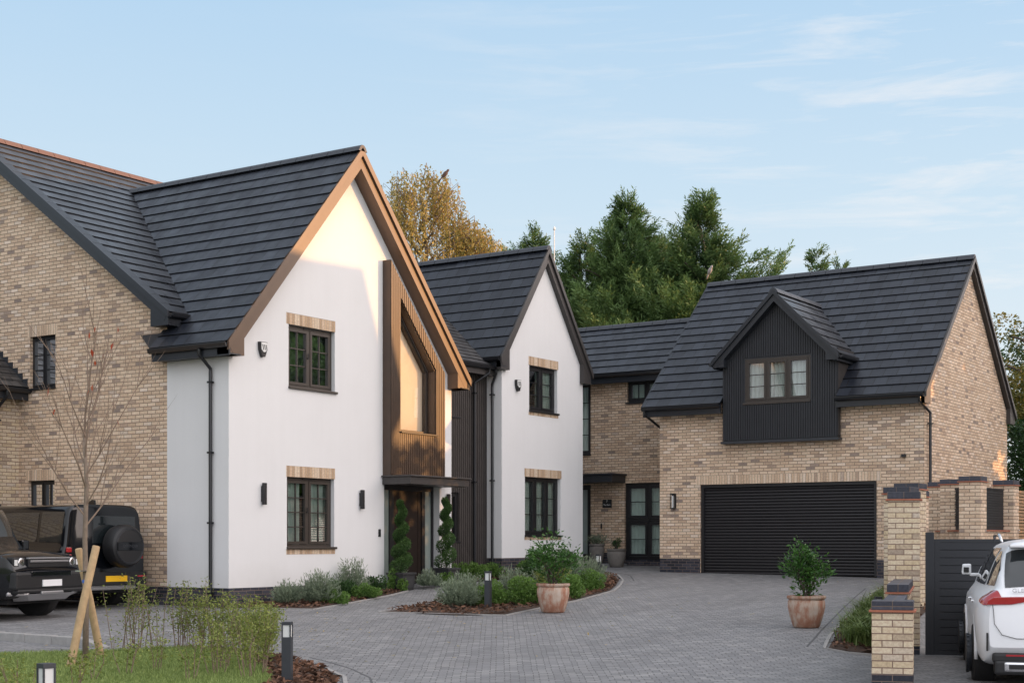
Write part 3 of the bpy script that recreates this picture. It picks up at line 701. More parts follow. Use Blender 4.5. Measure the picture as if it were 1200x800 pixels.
mb = MB(); mb.box(35.85, 36.63, 20.35, 22.9, 3.28, 3.48); mb.box(35.80, 36.63, 20.30, 22.9, 3.48, 3.53); mb.build('canopy', 'fascia', H2, bevel=.01)
mb = MB(); p3.box(mb, 20.80, 21.10, 2.58, 2.82, -.02, -.001); sg = mb.build('name_plate', 'frame_black', H2, bevel=.004)
mb = MB(); p3.box(mb, 21.12, 21.15, 2.0, 2.12, -.04, -.001); p3.box(mb, 21.11, 21.13, 1.97, 2.14, -.05, -.04); mb.build('doorbell', 'frame_black', H2)
def text(parent, name, s, size, loc, rot, mat, ext=.0015, sx=1):
    cu = bpy.data.curves.new(name, 'FONT'); cu.body = s; cu.size = size; cu.extrude = ext; cu.align_x = 'CENTER'; cu.align_y = 'CENTER'
    o = bpy.data.objects.new(name, cu); COL.objects.link(o)
    dg = bpy.context.evaluated_depsgraph_get(); me = bpy.data.meshes.new_from_object(o.evaluated_get(dg)); bpy.data.objects.remove(o)
    ob = link_mesh(name, me, None, parent); me.materials.clear(); me.materials.append(M[mat])
    ob.location = Vector(loc)-origin_of(parent); ob.rotation_euler = rot; ob.scale = (sx, 1, 1); return ob
text(sg, 'plate_number', '7', .085, (36.617, 20.95, 2.765), (R(90), 0, R(-90)), 'whiteplastic')
text(sg, 'plate_name', 'The Barn', .062, (36.617, 20.95, 2.665), (R(90), 0, R(-90)), 'whiteplastic')

# =================================================================== GARAGE
GA = thing('brick_garage', (38, 14.5, 0), 'buff brick double garage with black roller door and black clad dormer', 'garage')
pg = Plane('x', 34.195); pgs = Plane('y', 11.01)
wall(GA, 'brick_wall', 'buff', pg, [(11.01, 1.18)]+notch(12.16, 16.82, 1.18, 3.07)+[(17.98, 1.18), (17.98, 5.12), (11.01, 5.12)], reveal=.14, notches=[(12.16, 16.82, .8, 3.07)])
wall(GA, 'gable_wall', 'buff', pgs, [(34.195, 1.18), (41.34, 1.18), (41.34, 5.12), (37.77, 8.6), (34.195, 5.12)])
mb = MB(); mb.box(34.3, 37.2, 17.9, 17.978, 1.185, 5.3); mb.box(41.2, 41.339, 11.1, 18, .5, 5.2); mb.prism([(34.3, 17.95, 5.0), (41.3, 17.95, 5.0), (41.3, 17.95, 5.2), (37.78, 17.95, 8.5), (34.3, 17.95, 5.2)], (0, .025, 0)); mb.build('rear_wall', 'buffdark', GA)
mb = MB(); mb.box(34.197, 34.35, 11.013, 12.158, .4, 1.178); mb.box(34.197, 34.35, 16.822, 17.976, .4, 1.178); mb.box(34.35, 41.3, 11.013, 11.2, .4, 1.178); mb.box(34.35, 41.3, 17.8, 17.974, .4, 1.178); mb.build('plinth', 'blue', GA)
o = soldier(GA, pg, 12.05, 16.93, 3.07, 3.30, out=.003); o.data.materials[0] = M['buff_soldier']
mb = MB(); z = .78; k = 30; hh = (3.06-.78)/k
for i in range(k):
    a = z+i*hh; b = a+hh
    prof = [(.13, a), (.112, a+.012), (.105, a+hh*.5), (.112, b-.012), (.13, b)]
    for (d0, q0), (d1, q1) in zip(prof, prof[1:]): mb.face([pg.p(12.16, q0, d0), pg.p(16.82, q0, d0), pg.p(16.82, q1, d1), pg.p(12.16, q1, d1)])
rd = mb.build('roller_door', 'roller', GA, fix=False)
mb = MB(); pg.box(mb, 12.162, 12.24, .78, 3.06, .05, .14); pg.box(mb, 16.74, 16.818, .78, 3.06, .05, .14); pg.box(mb, 12.162, 16.818, 2.99, 3.066, .048, .142); mb.build('guide_rail', 'frame_black', rd)
GS = 3.75/3.95; gl = math.hypot(3.95, 3.75); gw = Vector((3.95, 0, 3.75)).normalized()
roof_plane(GA, 'roof', (33.83, 16.09, 5.08), (0, 1, 0), gw, 2.22, gl)
roof_plane(GA, 'roof', (33.83, 10.90, 5.08), (0, 1, 0), gw, 2.16, gl)
mo = Vector((33.83, 13.06, 5.08))+gw*.68
roof_plane(GA, 'roof', mo, (0, 1, 0), gw, 3.03, gl-.68)
roof_plane(GA, 'roof', (41.73, 10.90, 5.08), (0, 1, 0), Vector((-3.95, 0, 3.75)), 7.41, gl)
ridge(GA, (37.78, 10.86, 8.86), (37.78, 18.33, 8.86))
verge(GA, pgs, (33.85, 5.1), (37.78, 8.84), (41.71, 5.1), .12, .2, 'greyboard', box=(.46, .26))
mb = MB(); mb.prism([(33.83, 18.31, 5.10), (37.78, 18.31, 8.86), (37.78, 18.31, 8.66), (34.0, 18.31, 5.02)], (0, .03, 0)); mb.build('verge_trim', 'fascia', GA)
eave(GA, (33.85, 16.1, 5.08), (33.85, 18.3, 5.08), (-1, 0, 0), soffit=.34, fh=.2); eave(GA, (33.85, 10.9, 5.08), (33.85, 13.05, 5.08), (-1, 0, 0), soffit=.34, fh=.2)
downpipe(GA, (33.80, 11.0, 4.99), (34.42, 10.94, 0), .9)
mb = MB(); mb.tube([(33.8, 18.22, 5.0), (33.8, 18.22, 4.9), (34.7, 18.08, 4.5), (35.4, 18.03, 4.4), (35.4, 18.03, 1.1)], .034, 10); mb.build('downpipe', 'pipe', GA, smooth=True, angle=40)
lam = MB(); pg.box(lam, 17.50, 17.62, 2.46, 2.86, -.02, -.001); pg.box(lam, 17.50, 17.62, 2.83, 2.86, -.13, -.02); pg.box(lam, 17.50, 17.62, 2.46, 2.49, -.13, -.02)
for u in (17.505, 17.603): pg.box(lam, u, u+.012, 2.49, 2.83, -.128, -.116)
lo_ = lam.build('wall_lantern', 'frame_black', GA); mb = MB(); mb.tube([(34.12, 17.56, 2.49), (34.12, 17.56, 2.80)], .035, 10); mb.build('lamp_glass', 'lens', lo_)
mb = MB(); pg.box(mb, 11.44, 11.54, 3.61, 3.68, -.08, -.001); mb.build('motion_sensor', 'frame_black', GA)
# dormer
pdm = Plane('x', 34.0); dw = rect(13.75, 15.48, 5.07, 6.16)
wall(GA, 'dormer_front', 'clad_black', pdm, [(13.06, 4.13), (16.09, 4.13), (16.09, 6.25), (14.61, 7.66), (13.06, 6.25)], [dw], reveal=.08)
battens(GA, pdm, [(13.07, 4.15), (16.08, 4.15), (16.08, 6.25), (14.61, 7.62), (13.07, 6.25)], [rect(13.72, 15.51, 5.03, 6.2)], .062, .042, .022, 'clad_black', 'dormer_cladding')
mb = MB()
for y in (13.06, 16.06): mb.box(34.002, 36.4, y, y+.03, 5.12, 6.3); mb.box(34.002, 34.193, y, y+.03, 4.14, 5.12)
mb.build('dormer_cheek', 'clad_black', GA)
mb = MB()
for i in range(26):
    if 34.03+i*.07 < 35.2: mb.box(34.03+i*.07, 34.07+i*.07, 13.045, 13.058, 4.2 if i < 2 else 5.1, 6.28)
mb.build('cheek_cladding', 'clad_grey', GA)
mb = MB(); mb.box(33.95, 34.193, 13.02, 16.13, 4.07, 4.128); mb.build('dormer_base', 'anthra', GA)
window(GA, pdm, 13.75, 15.48, 5.07, 6.16, n=3, rows=3, mat='frame_brown', rev=.0, cur='curtain_w', handle=False, vent=False, room=False, fw=.06, sw=.05, mull=.05, sillw=.05)
dl = math.hypot(1.68, 1.66)
roof_plane(GA, 'dormer_roof', (33.75, 12.93, 6.11), (1, 0, 0), Vector((0, 1.68, 1.66)), 3.6, dl, mat='tile_sheen')
roof_plane(GA, 'dormer_roof', (33.75, 16.29, 6.11), (1, 0, 0), Vector((0, -1.68, 1.66)), 3.6, dl)
ridge(GA, (33.72, 14.61, 7.79), (36.75, 14.61, 7.79))
verge(GA, pdm, (12.95, 6.12), (14.61, 7.78), (16.27, 6.12), .25, .19, 'fascia', box=(.32, .14))
eave(GA, (33.76, 12.94, 6.11), (35.0, 12.94, 6.11), (0, -1, 0), fh=.12, soffit=.12); eave(GA, (33.76, 16.28, 6.11), (35.0, 16.28, 6.11), (0, 1, 0), fh=.12, soffit=.12)
# distant neighbour roof + unseen house added out to the right (it throws the long shadow)
NB = thing('neighbouring_house', (43.5, 28, 1), 'orange clay tiled roof just showing behind the narrow white gable', 'house')
mb = MB(); mb.box(41, 46, 25, 33, 1, 6.6); mb.build('brick_wall', 'buffdark', NB)
mb = MB(); A_ = [(40.7, 24.7, 6.5), (46.3, 24.7, 6.5), (46.3, 33.3, 6.5), (40.7, 33.3, 6.5)]; r1, r2 = (43.5, 27.6, 9.2), (43.5, 30.4, 9.2)
mb.face([A_[0], A_[1], r1]); mb.face([A_[1], A_[2], r2, r1]); mb.face([A_[2], A_[3], r2]); mb.face([A_[3], A_[0], r1, r2]); mb.build('roof', 'orange_tile', NB, fix=False)
# =================================================================== GROUND
def grid_ground(name, xs, ys, mat, dz=0, kind='structure', jitter=0):
    V = np.array([[x, y, ground_z(x, y)+dz] for y in ys for x in xs]); nx = len(xs)
    F = np.array([[j*nx+i, j*nx+i+1, (j+1)*nx+i+1, (j+1)*nx+i] for j in range(len(ys)-1) for i in range(nx-1)])
    o = raw_mesh(name, V, F, mat, smooth=True); uvl = o.data.uv_layers.new(name='UVMap')
    li = np.empty(len(o.data.loops), dtype=np.int32); o.data.loops.foreach_get('vertex_index', li)
    uvl.data.foreach_set('uv', V[li][:, :2].astype(np.float32).ravel()); return tag(o, kind=kind)
xs = sorted(set(list(np.arange(-6, 14.3, .3))+[14.38, 14.40]+list(np.arange(14.6, 46, .3)))); ys = list(np.arange(-8, 34, .3))
drive = grid_ground('driveway', xs, ys, 'paving')
far = [-900, -400, -150, -60, -30]+list(range(-20, 60, 2))+[70, 100, 200, 500, 1200]
V = []; gr = grid_ground('ground', far, far, 'grassbase', -.12)

def strip_edge(name, pts, w, h, mat, lab=None, kind='structure', dz=0, closed=False):
    """kerb following pts on the ground"""
    mb = MB(); P = [Vector((x, y)) for x, y in pts]; n = len(P); off = []
    for i in range(n):
        d = (P[min(i+1, n-1)]-P[max(i-1, 0)]).normalized(); off.append(Vector((-d.y, d.x))*w)
    for i in range(n-1):
        q = [P[i], P[i+1], P[i+1]+off[i+1], P[i]+off[i]]
        mb.hexa([(p.x, p.y, ground_z(p.x, p.y)-.15) for p in q]+[(p.x, p.y, ground_z(p.x, p.y)+h+dz) for p in q])
    o = mb.build(name, mat); return tag(o, kind=kind)
def dense(pts, step=.4):
    out = []
    for a, b in zip(pts, pts[1:]):
        n = max(1, int(math.dist(a, b)/step)); out += [(a[0]+(b[0]-a[0])*i/n, a[1]+(b[1]-a[1])*i/n) for i in range(n)]
    return out+[pts[-1]]
def inside(p, poly):
    c = False; x, y = p; n = len(poly)
    for i in range(n):
        x1, y1 = poly[i]; x2, y2 = poly[(i+1) % n]
        if (y1 > y) != (y2 > y) and x < (x2-x1)*(y-y1)/(y2-y1)+x1: c = not c
    return c
def bed(name, poly, mat, h=.04, chips=60, chipmat='chips', size=.05):
    loop = dense(poly+[poly[0]], .35)[:-1]; tris = tessellate_polygon([[Vector((x, y, 0)) for x, y in loop]])
    bm = bmesh.new(); vs = [bm.verts.new((x, y, ground_z(x, y)+.012)) for x, y in loop]
    for t in tris:
        try: bm.faces.new([vs[i] for i in t])
        except ValueError: pass
    bmesh.ops.subdivide_edges(bm, edges=[e for e in bm.edges if len(e.link_faces) > 1], cuts=3, use_grid_fill=True)
    for v in bm.verts:
        if not v.is_boundary: v.co.z = ground_z(v.co.x, v.co.y)+h+random.uniform(-.01, .015)
    me = bpy.data.meshes.new(name); bm.to_mesh(me); bm.free(); o = link_mesh(name, me, M[mat]); tag(o, kind='structure')
    xs_ = [p[0] for p in poly]; ys_ = [p[1] for p in poly]; pts = []
    area = (max(xs_)-min(xs_))*(max(ys_)-min(ys_))
    for _ in range(int(area*chips)):
        p = (random.uniform(min(xs_), max(xs_)), random.uniform(min(ys_), max(ys_)))
        if inside(p, poly): pts.append((p[0], p[1], ground_z(*p)+h+random.uniform(.005, .03)))
    return np.array(pts), size
chip_pts = []
bed1 = [(20.45, 19.85), (20.55, 19.2), (20.85, 18.25), (22.44, 18.64), (25.12, 19.35), (25.0, 19.85)]
island = [(21.0, 16.66), (22.78, 17.02), (26.09, 18.05), (27.9, 18.45), (29.2, 18.2), (31.4, 18.95), (32.6, 19.0), (32.7, 18.6), (32.2, 18.2), (30.64, 17.2), (29.08, 16.4), (27.59, 15.71), (24.81, 14.99), (23.1, 14.7), (21.45, 14.4), (21.1, 15.2)]
bedh2 = [(27.9, 20.72), (28.15, 20.2), (28.66, 19.85), (30.25, 19.85), (32.28, 19.95), (33.9, 20.05), (34.1, 20.28), (30.26, 20.28), (30.2, 20.72)]
rbed = [(19.94, 7.80), (21.16, 8.16), (22.51, 8.52), (24.77, 9.17), (27.2, 9.82), (29.6, 10.53), (31.9, 11.0), (31.9, 9.95), (26, 8.3), (21.2, 7.35), (20.3, 7.0)]
fbed = [(14.6, 13.3), (14.33, 13.05), (14.14, 12.59), (13.72, 11.89), (13.13, 11.14), (12.4, 10.5), (11, 9.9), (9.5, 9.7), (9.4, 10.0), (11, 10.45), (12.1, 11.15), (12.9, 11.9), (13.5, 12.5), (13.9, 13.2)]
lawnp = [(14.55, 13.2), (13.9, 13.2), (13.5, 12.5), (12.9, 11.9), (12.1, 11.15), (11, 10.45), (9.4, 10.0), (5, 9.3), (2, 9.5), (1, 14), (3, 19), (12.4, 17.5), (13.9, 15.9), (15.0, 15.3), (15.0, 14.4)]
for nm, pl, ch in (('front_bed', bed1, 240), ('island_bed', island, 150), ('link_bed', bedh2, 160), ('right_bed', rbed, 100), ('curved_bed', fbed, 420)):
    chip_pts.append(bed(nm, pl, 'soil', chips=ch)[0])
cp = np.concatenate(chip_pts); d = RNG.normal(size=(len(cp), 3)); d[:, 2] *= .25
v, f = leaves(cp, .085, .04, RNG, dirs=unit(d), spread=.1, jit=.5)
tag(raw_mesh('bark_mulch', v, f, 'chips', tone=RNG.uniform(0, 1, len(f))), 'coarse brown bark mulch spread over the planting beds', 'mulch', kind='stuff')
bed('lawn', lawnp, 'grassbase', h=.015, chips=0)
for nm, pts in (('bed_edging', [(20.5, 19.3), (20.82, 18.17), (22.46, 18.56), (25.16, 19.28), (25.2, 19.8)]), ('bed_edging', [(21.45, 14.33), (20.95, 16.7), (22.78, 17.09)]),
                ('bed_edging', island[3:4][:0]+[(22.78, 17.09), (26.09, 18.12), (27.9, 18.52), (29.2, 18.27), (31.4, 19.02), (32.65, 19.07)]), ('bed_edging', [(32.7, 19.0), (32.78, 18.6), (32.25, 18.14), (30.66, 17.13), (29.1, 16.33), (27.6, 15.64), (24.82, 14.92), (23.1, 14.63), (21.45, 14.33)]),
                ('bed_edging', [(20.16, 7.0), (19.95, 7.5), (19.9, 7.82), (21.16, 8.22), (22.51, 8.58), (24.77, 9.23), (27.2, 9.88), (29.61, 10.59), (31.9, 11.06)]), ('bed_edging', [(14.75, 13.5), (14.4, 13.03), (14.21, 12.56), (13.79, 11.85), (13.2, 11.08), (12.45, 10.43), (11, 9.82), (9.5, 9.62)]),
                ('bed_edging', [(3, 19.05), (12.4, 17.55), (13.95, 15.97), (15.07, 15.35), (15.07, 14.4), (14.75, 13.5)])):
    pts = dense(pts); strip_edge(nm, pts, .05, .022, 'kerb')
M['joint'] = plain('dark_paving_joint', (.085, .085, .088), .9)
def chan(pts): strip_edge('paving_border', dense(pts), .028, .002, 'joint')
chan([(19.79, 8.04), (20.6, 8.26), (21.78, 8.6), (23.22, 9.02), (25.53, 9.7), (28.33, 10.5), (30.74, 11.16)]); chan([(14.8, 13.0), (14.5, 12.4), (14.0, 11.6), (13.4, 10.85), (12.6, 10.15)]); chan([(33.1, 18.9), (33.05, 18.4), (32.45, 17.9), (30.8, 16.9)])
kb = MB(); ky = [19.9, 19.3, 18.7, 18.1, 17.5, 16.9]
for a, b in zip(ky, ky[1:]): kb.box(14.28, 14.42, b+.006, a-.002, ground_z(14.3, a)-.2, ground_z(14.2, (a+b)/2)+.125)
kb.hexa([(14.28, 16.45, -.1), (14.42, 16.4, -.1), (14.42, 16.894, -.1), (14.28, 16.894, -.1), (14.28, 16.45, ground_z(14.2, 16.5)+.02), (14.42, 16.4, ground_z(14.2, 16.5)+.02), (14.42, 16.894, ground_z(14.2, 16.9)+.125), (14.28, 16.894, ground_z(14.2, 16.9)+.125)])
for i in range(12): kb.box(14.28, 14.42, 19.906+i*.6, 20.498+i*.6, -.2, ground_z(14.2, 20.2+i*.6)+.125)
tag(kb.build('kerb', 'kerb', bevel=.012), kind='structure')
mb = MB(); mb.box(34.9, 36.64, 20.3, 23, .6, 1.0); tag(mb.build('entrance_step', 'slab'), kind='structure')

# grass blades (lawn + rough tufts)
def blades(poly, n, h, w, mat, name, lab, dz=.01):
    xs_ = [p[0] for p in poly]; ys_ = [p[1] for p in poly]; pts = []
    while len(pts) < n:
        p = (random.uniform(min(xs_), max(xs_)), random.uniform(min(ys_), max(ys_)))
        if inside(p, poly): pts.append((p[0], p[1], ground_z(*p)+dz))
    c = np.array(pts); d = RNG.normal(size=(n, 3))*.45; d[:, 2] = 1
    v, f = leaves(c, h, w, RNG, dirs=unit(d), spread=.15, jit=.5)
    tag(raw_mesh(name, v, f, mat, tone=RNG.uniform(0, 1, n)), lab, 'grass', kind='stuff')
nearl = [(14.55, 13.2), (13.9, 13.2), (13.5, 12.5), (12.9, 11.9), (12.1, 11.15), (11, 10.45), (9, 10.0), (9, 17.9), (12.4, 17.5), (13.9, 15.9), (15.0, 15.3), (15.0, 14.4)]
blades(nearl, 110000, .05, .008, 'blade', 'lawn_grass', 'short green lawn grass in the lower left corner')

fl = []
for _ in range(260):
    a = random.random(); p = (random.gauss(22.5, 4.5), random.gauss(14.2, 3)) if a < .6 else (random.gauss(17, 2), random.gauss(15, 2))
    if not any(inside(p, q) for q in (bed1, island, bedh2, rbed, lawnp)) and p[0] < 33.8: fl.append((p[0], p[1], ground_z(*p)+.006))
fl = np.array(fl); d = RNG.normal(size=(len(fl), 3)); d[:, 2] *= .08; up_ = np.tile([0, 0, 1.], (len(fl), 1)); dd = unit(d); sd_ = unit(np.cross(dd, up_)); q_ = RNG.uniform(.02, .04, len(fl))[:, None]
vv = np.stack([fl, fl+dd*q_+sd_*q_*.5, fl+dd*q_*2+np.array([0, 0, .008]), fl+dd*q_-sd_*q_*.5], 1).reshape(-1, 3)
tag(raw_mesh('fallen_leaves', vv, np.arange(len(vv)).reshape(-1, 4), 'leaf_birch', tone=RNG.uniform(0, 1, len(fl))), 'tiny fallen autumn leaves scattered on the block paving', 'leaves', kind='stuff')
# =================================================================== PLANTS
def bush(loc, rx, rz, label, cat='shrub', kind='hebe', group=None, n=1500, seed=0):
    r = np.random.default_rng(seed+int(abs(loc[0]*97+loc[1]*31))); z = ground_z(loc[0], loc[1])+.02
    t = thing({'hebe': 'leafy_shrub', 'lav': 'lavender_bush', 'dark': 'dark_shrub', 'young': 'young_shrub', 'tuft': 'grass_tuft'}[kind], (loc[0], loc[1], z), label, cat, group)
    if kind == 'tuft':
        c = np.zeros((n, 3)); c[:, :2] = r.normal(size=(n, 2))*rx*.35; a = r.uniform(0, 6.28, n); sp = r.uniform(.1, 1, n)
        d1 = np.stack([np.cos(a)*sp*.7, np.sin(a)*sp*.7, np.ones(n)], 1); d1 = unit(d1); L = rz*r.uniform(.6, 1.1, n)[:, None]
        v1, f1 = leaves(c, .01, .01, r, dirs=d1, spread=0)
        m = c+d1*L*.6; e = m+unit(d1+np.stack([np.cos(a), np.sin(a), -r.uniform(.2, 1.2, n)], 1))*L*.6
        s = unit(np.cross(d1, np.array([0, 0, 1.])))*.006
        V = np.stack([c-s, c+s, m+s, m-s], 1).reshape(-1, 3); V2 = np.stack([m-s, m+s, e+s*.2, e-s*.2], 1).reshape(-1, 3)
        F = np.arange(len(V)).reshape(-1, 4); tn = r.uniform(0, 1, n)
        V, F, T = merge([(V, F, tn), (V2, F.copy(), tn)]); raw_mesh('foliage', V, F, 'blade2', t, tone=T); return t
    if kind == 'lav':
        k = n//14; dd = sph(k, r); dd[:, 2] = np.abs(dd[:, 2])+.25; dd = unit(dd); tips = dd*np.array([rx, rx, rz])*r.uniform(.75, 1.12, k)[:, None]
        base = tips*.25*np.array([1, 1, .1]); ts = r.uniform(.25, 1, (k, 14)); P = base[:, None]+(tips-base)[:, None]*ts[..., None]
        D = np.repeat(unit(tips-base+np.array([0, 0, .25*rz]))[:, None], 14, 1)
        v, f = leaves(P.reshape(-1, 3), .07, .013, r, dirs=D.reshape(-1, 3), spread=.75)
        raw_mesh('foliage', v, f, 'leaf_lav', t, tone=np.clip(ts.ravel()*.8+r.normal(0, .15, k*14), 0, 1)); return t
    if kind == 'young':
        mb = MB(); P = []; D = []
        ns = max(4, int(rx*14))
        for i in range(ns):
            a = r.uniform(0, 6.28); rr = r.uniform(.2, 1)*rx; h = rz*r.uniform(.6, 1.05); p0 = Vector((math.cos(a)*rr*.35, math.sin(a)*rr*.35, -.02)); p1 = Vector((math.cos(a)*rr, math.sin(a)*rr, h))
            pm = (p0+p1)/2+Vector((r.normal()*.03, r.normal()*.03, h*.08)); mb.tube([p0, pm, p1], [.006, .005, .002], 4)
            for q in range(int(n/ns)):
                tt = r.uniform(.25, 1); b = p0.lerp(pm, tt*2) if tt < .5 else pm.lerp(p1, tt*2-1)
                P.append((b.x+r.normal()*.05, b.y+r.normal()*.05, b.z+r.normal()*.02)); D.append((r.normal(), r.normal(), .5))
        mb.build('stem', 'twig', t, world=False)
        v, f = leaves(np.array(P), .042, .019, r, dirs=unit(np.array(D)), spread=.6); raw_mesh('foliage', v, f, 'leaf_young', t, tone=np.clip(r.beta(1.6, 1.8, len(f)), 0, 1)); return t
    nc = 9+int(rx*14); cl = sph(nc, r)*np.array([rx, rx, rz])*r.uniform(.4, .78, nc)[:, None]; cl[:, 2] = np.abs(cl[:, 2])+rz*.12
    k = r.integers(0, nc, n); c = cl[k]+sph(n, r)*(r.uniform(.6, 1, n)**.5)[:, None]*np.array([rx, rx, rz*.9])*.36
    c[:, 2] = np.maximum(c[:, 2], .01); out = unit(c*np.array([1, 1, .8])+np.array([0, 0, .15]))
    v, f = leaves(c, .045 if kind == 'hebe' else .05, .024, r, dirs=out, spread=1.1)
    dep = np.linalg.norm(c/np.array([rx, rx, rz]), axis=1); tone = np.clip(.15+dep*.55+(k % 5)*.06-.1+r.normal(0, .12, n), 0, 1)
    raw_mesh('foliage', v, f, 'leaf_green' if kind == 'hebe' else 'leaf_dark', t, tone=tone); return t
B = bush
B((21.3, 19.25), .33, .46, 'grey-green lavender-like shrub nearest the white corner, against the blue brick plinth', kind='lav', n=2600)
B((21.75, 18.85), .46, .62, 'large grey-green spiky shrub below the ground floor window of the white gable', kind='lav', n=5200)
B((21.95, 18.62), .30, .30, 'low bright green shrub at the foot of the large grey-green one', n=2200)
B((22.95, 19.35), .38, .44, 'dark green rounded shrub right of the large grey-green shrub', kind='dark', n=2600)
B((23.55, 19.5), .40, .78, 'tallest upright grey-green shrub against the white wall', kind='lav', n=4200)
B((23.25, 18.95), .34, .30, 'low green shrub in front of the tallest grey-green shrub', n=2400)
B((24.2, 19.45), .34, .36, 'dark green shrub near the bark patch before the front door', kind='dark', n=2200)
B((25.0, 19.5), .25, .40, 'bright green shrub beside the left topiary planter', n=2000)
B((25.25, 19.55), .2, .6, 'small grey shrub leaning on the left topiary planter', kind='lav', n=1500)
B((25.75, 19.15), .32, .38, 'soft grey-green shrub in front of the left topiary planter', kind='lav', n=2200)
B((26.3, 19.12), .26, .26, 'low green shrub at the end of the front bed by the door', n=1800)
B((22.35, 15.95), .46, .52, 'grey-green lavender-like shrub at the left tip of the island bed', kind='lav', n=5200)
B((23.2, 16.35), .42, .60, 'grey-green mound behind the left bollard light of the island bed', kind='lav', n=4200)
B((22.95, 15.65), .40, .42, 'bright green mound directly left of the island bollard light', n=3600)
B((23.5, 15.2), .52, .46, 'wide bright green mound right of the island bollard light', n=5200)
B((24.2, 15.95), .45, .62, 'grey-green mound behind the wide bright green mound', kind='lav', n=4200)
B((24.0, 14.95), .3, .36, 'green mound just left of the terracotta pot on the island', n=2400)
B((25.2, 15.35), .42, .42, 'green mound just right of the terracotta pot on the island', n=3600)
B((26.2, 16.2), .5, .62, 'yellow-green feathery shrub in the middle of the island bed', kind='young', n=3600)
B((26.9, 16.75), .5, .6, 'grey-green mound right of the feathery shrub', kind='lav', n=4200)
B((27.2, 16.05), .46, .40, 'green cushion at the right front edge of the island bed', n=3600)
B((28.5, 16.85), .55, .62, 'large grey-green spreading shrub at the right end of the island bed', kind='lav', n=5200)
B((29.6, 17.5), .5, .6, 'grey shrub behind the large spreading one at the right end of the island', kind='lav', n=3600)
B((27.7, 17.6), .42, .80, 'dark loose shrub at the back of the island bed below the triple window', kind='dark', n=3000)
B((28.9, 17.75), .4, .80, 'second dark loose shrub at the back of the island, nearer the entrance', kind='dark', n=3000)
B((28.4, 20.3), .34, .42, 'green shrub below the dark vertical cladding', n=2400)
B((28.95, 20.15), .36, .46, 'middle green shrub of the three below the cladding', n=2400)
B((29.7, 20.1), .36, .46, 'green shrub at the corner of the narrow white gable', n=2400)
B((31.0, 20.0), .34, .34, 'yellow-green shrub against the blue brick plinth of the narrow gable', n=2200)
B((32.1, 20.0), .42, .52, 'dark shrub against the plinth below the triple window', kind='dark', n=2600)
B((33.2, 20.0), .36, .42, 'dark shrub near the recessed entrance', kind='dark', n=2200)
for i, (x, y, s) in enumerate([(20.9, 7.65, .3), (21.7, 7.95, .34), (22.6, 8.15, .36), (23.6, 8.45, .34), (24.8, 8.75, .34), (26.2, 9.1, .34), (27.6, 9.4, .34), (22.1, 7.8, .3), (24.2, 8.3, .3)]):
    B((x, y), s, .42, 'arching green grass tuft in the bed beside the garden wall', 'ornamental grass', kind='tuft', group='ornamental grass tufts by the garden wall', n=900)
B((20.95, 7.42), .2, .2, 'small dark leafy plant at the foot of the right-hand bollard light', kind='dark', n=700)
for i in range(20):
    f_ = i/19; k_ = f_/.38 if f_ < .38 else (f_-.38)/.62
    x, y = (13.9+.9*k_, 15.8-.7*k_) if f_ < .38 else (14.8-.35*k_, 15.1-1.7*k_)
    B((x+random.uniform(-.12, .12), y+random.uniform(-.08, .08)), .28, .92-.16*f_+random.uniform(-.16, .14), 'young sparse yellow-green shrub in the loose hedge behind the lawn', kind='young', group='loose hedge of young shrubs behind the lawn', n=int(170+330*f_), seed=i)
for i, (x, y, h) in enumerate([(13.9, 13.0, .75), (13.5, 13.3, .7), (12.6, 13.5, .5), (12.0, 13.4, .5), (11.4, 13.3, .45), (12.9, 12.8, .66), (13.2, 12.5, .66), (12.0, 12.3, .55), (13.75, 12.95, .78), (13.4, 12.5, .78), (12.95, 12.15, .74), (12.5, 11.9, .66), (13.9, 13.3, .8), (13.2, 12.9, .7), (12.6, 12.5, .6), (10.6, 12.6, .42), (10.1, 12.9, .42), (9.6, 12.0, .42)]):
    B((x, y), .3, h, 'young yellow-green shrub growing out of the lawn', kind='young', group='young shrubs standing in the lawn', n=620 if h > .7 else 240, seed=40+i)

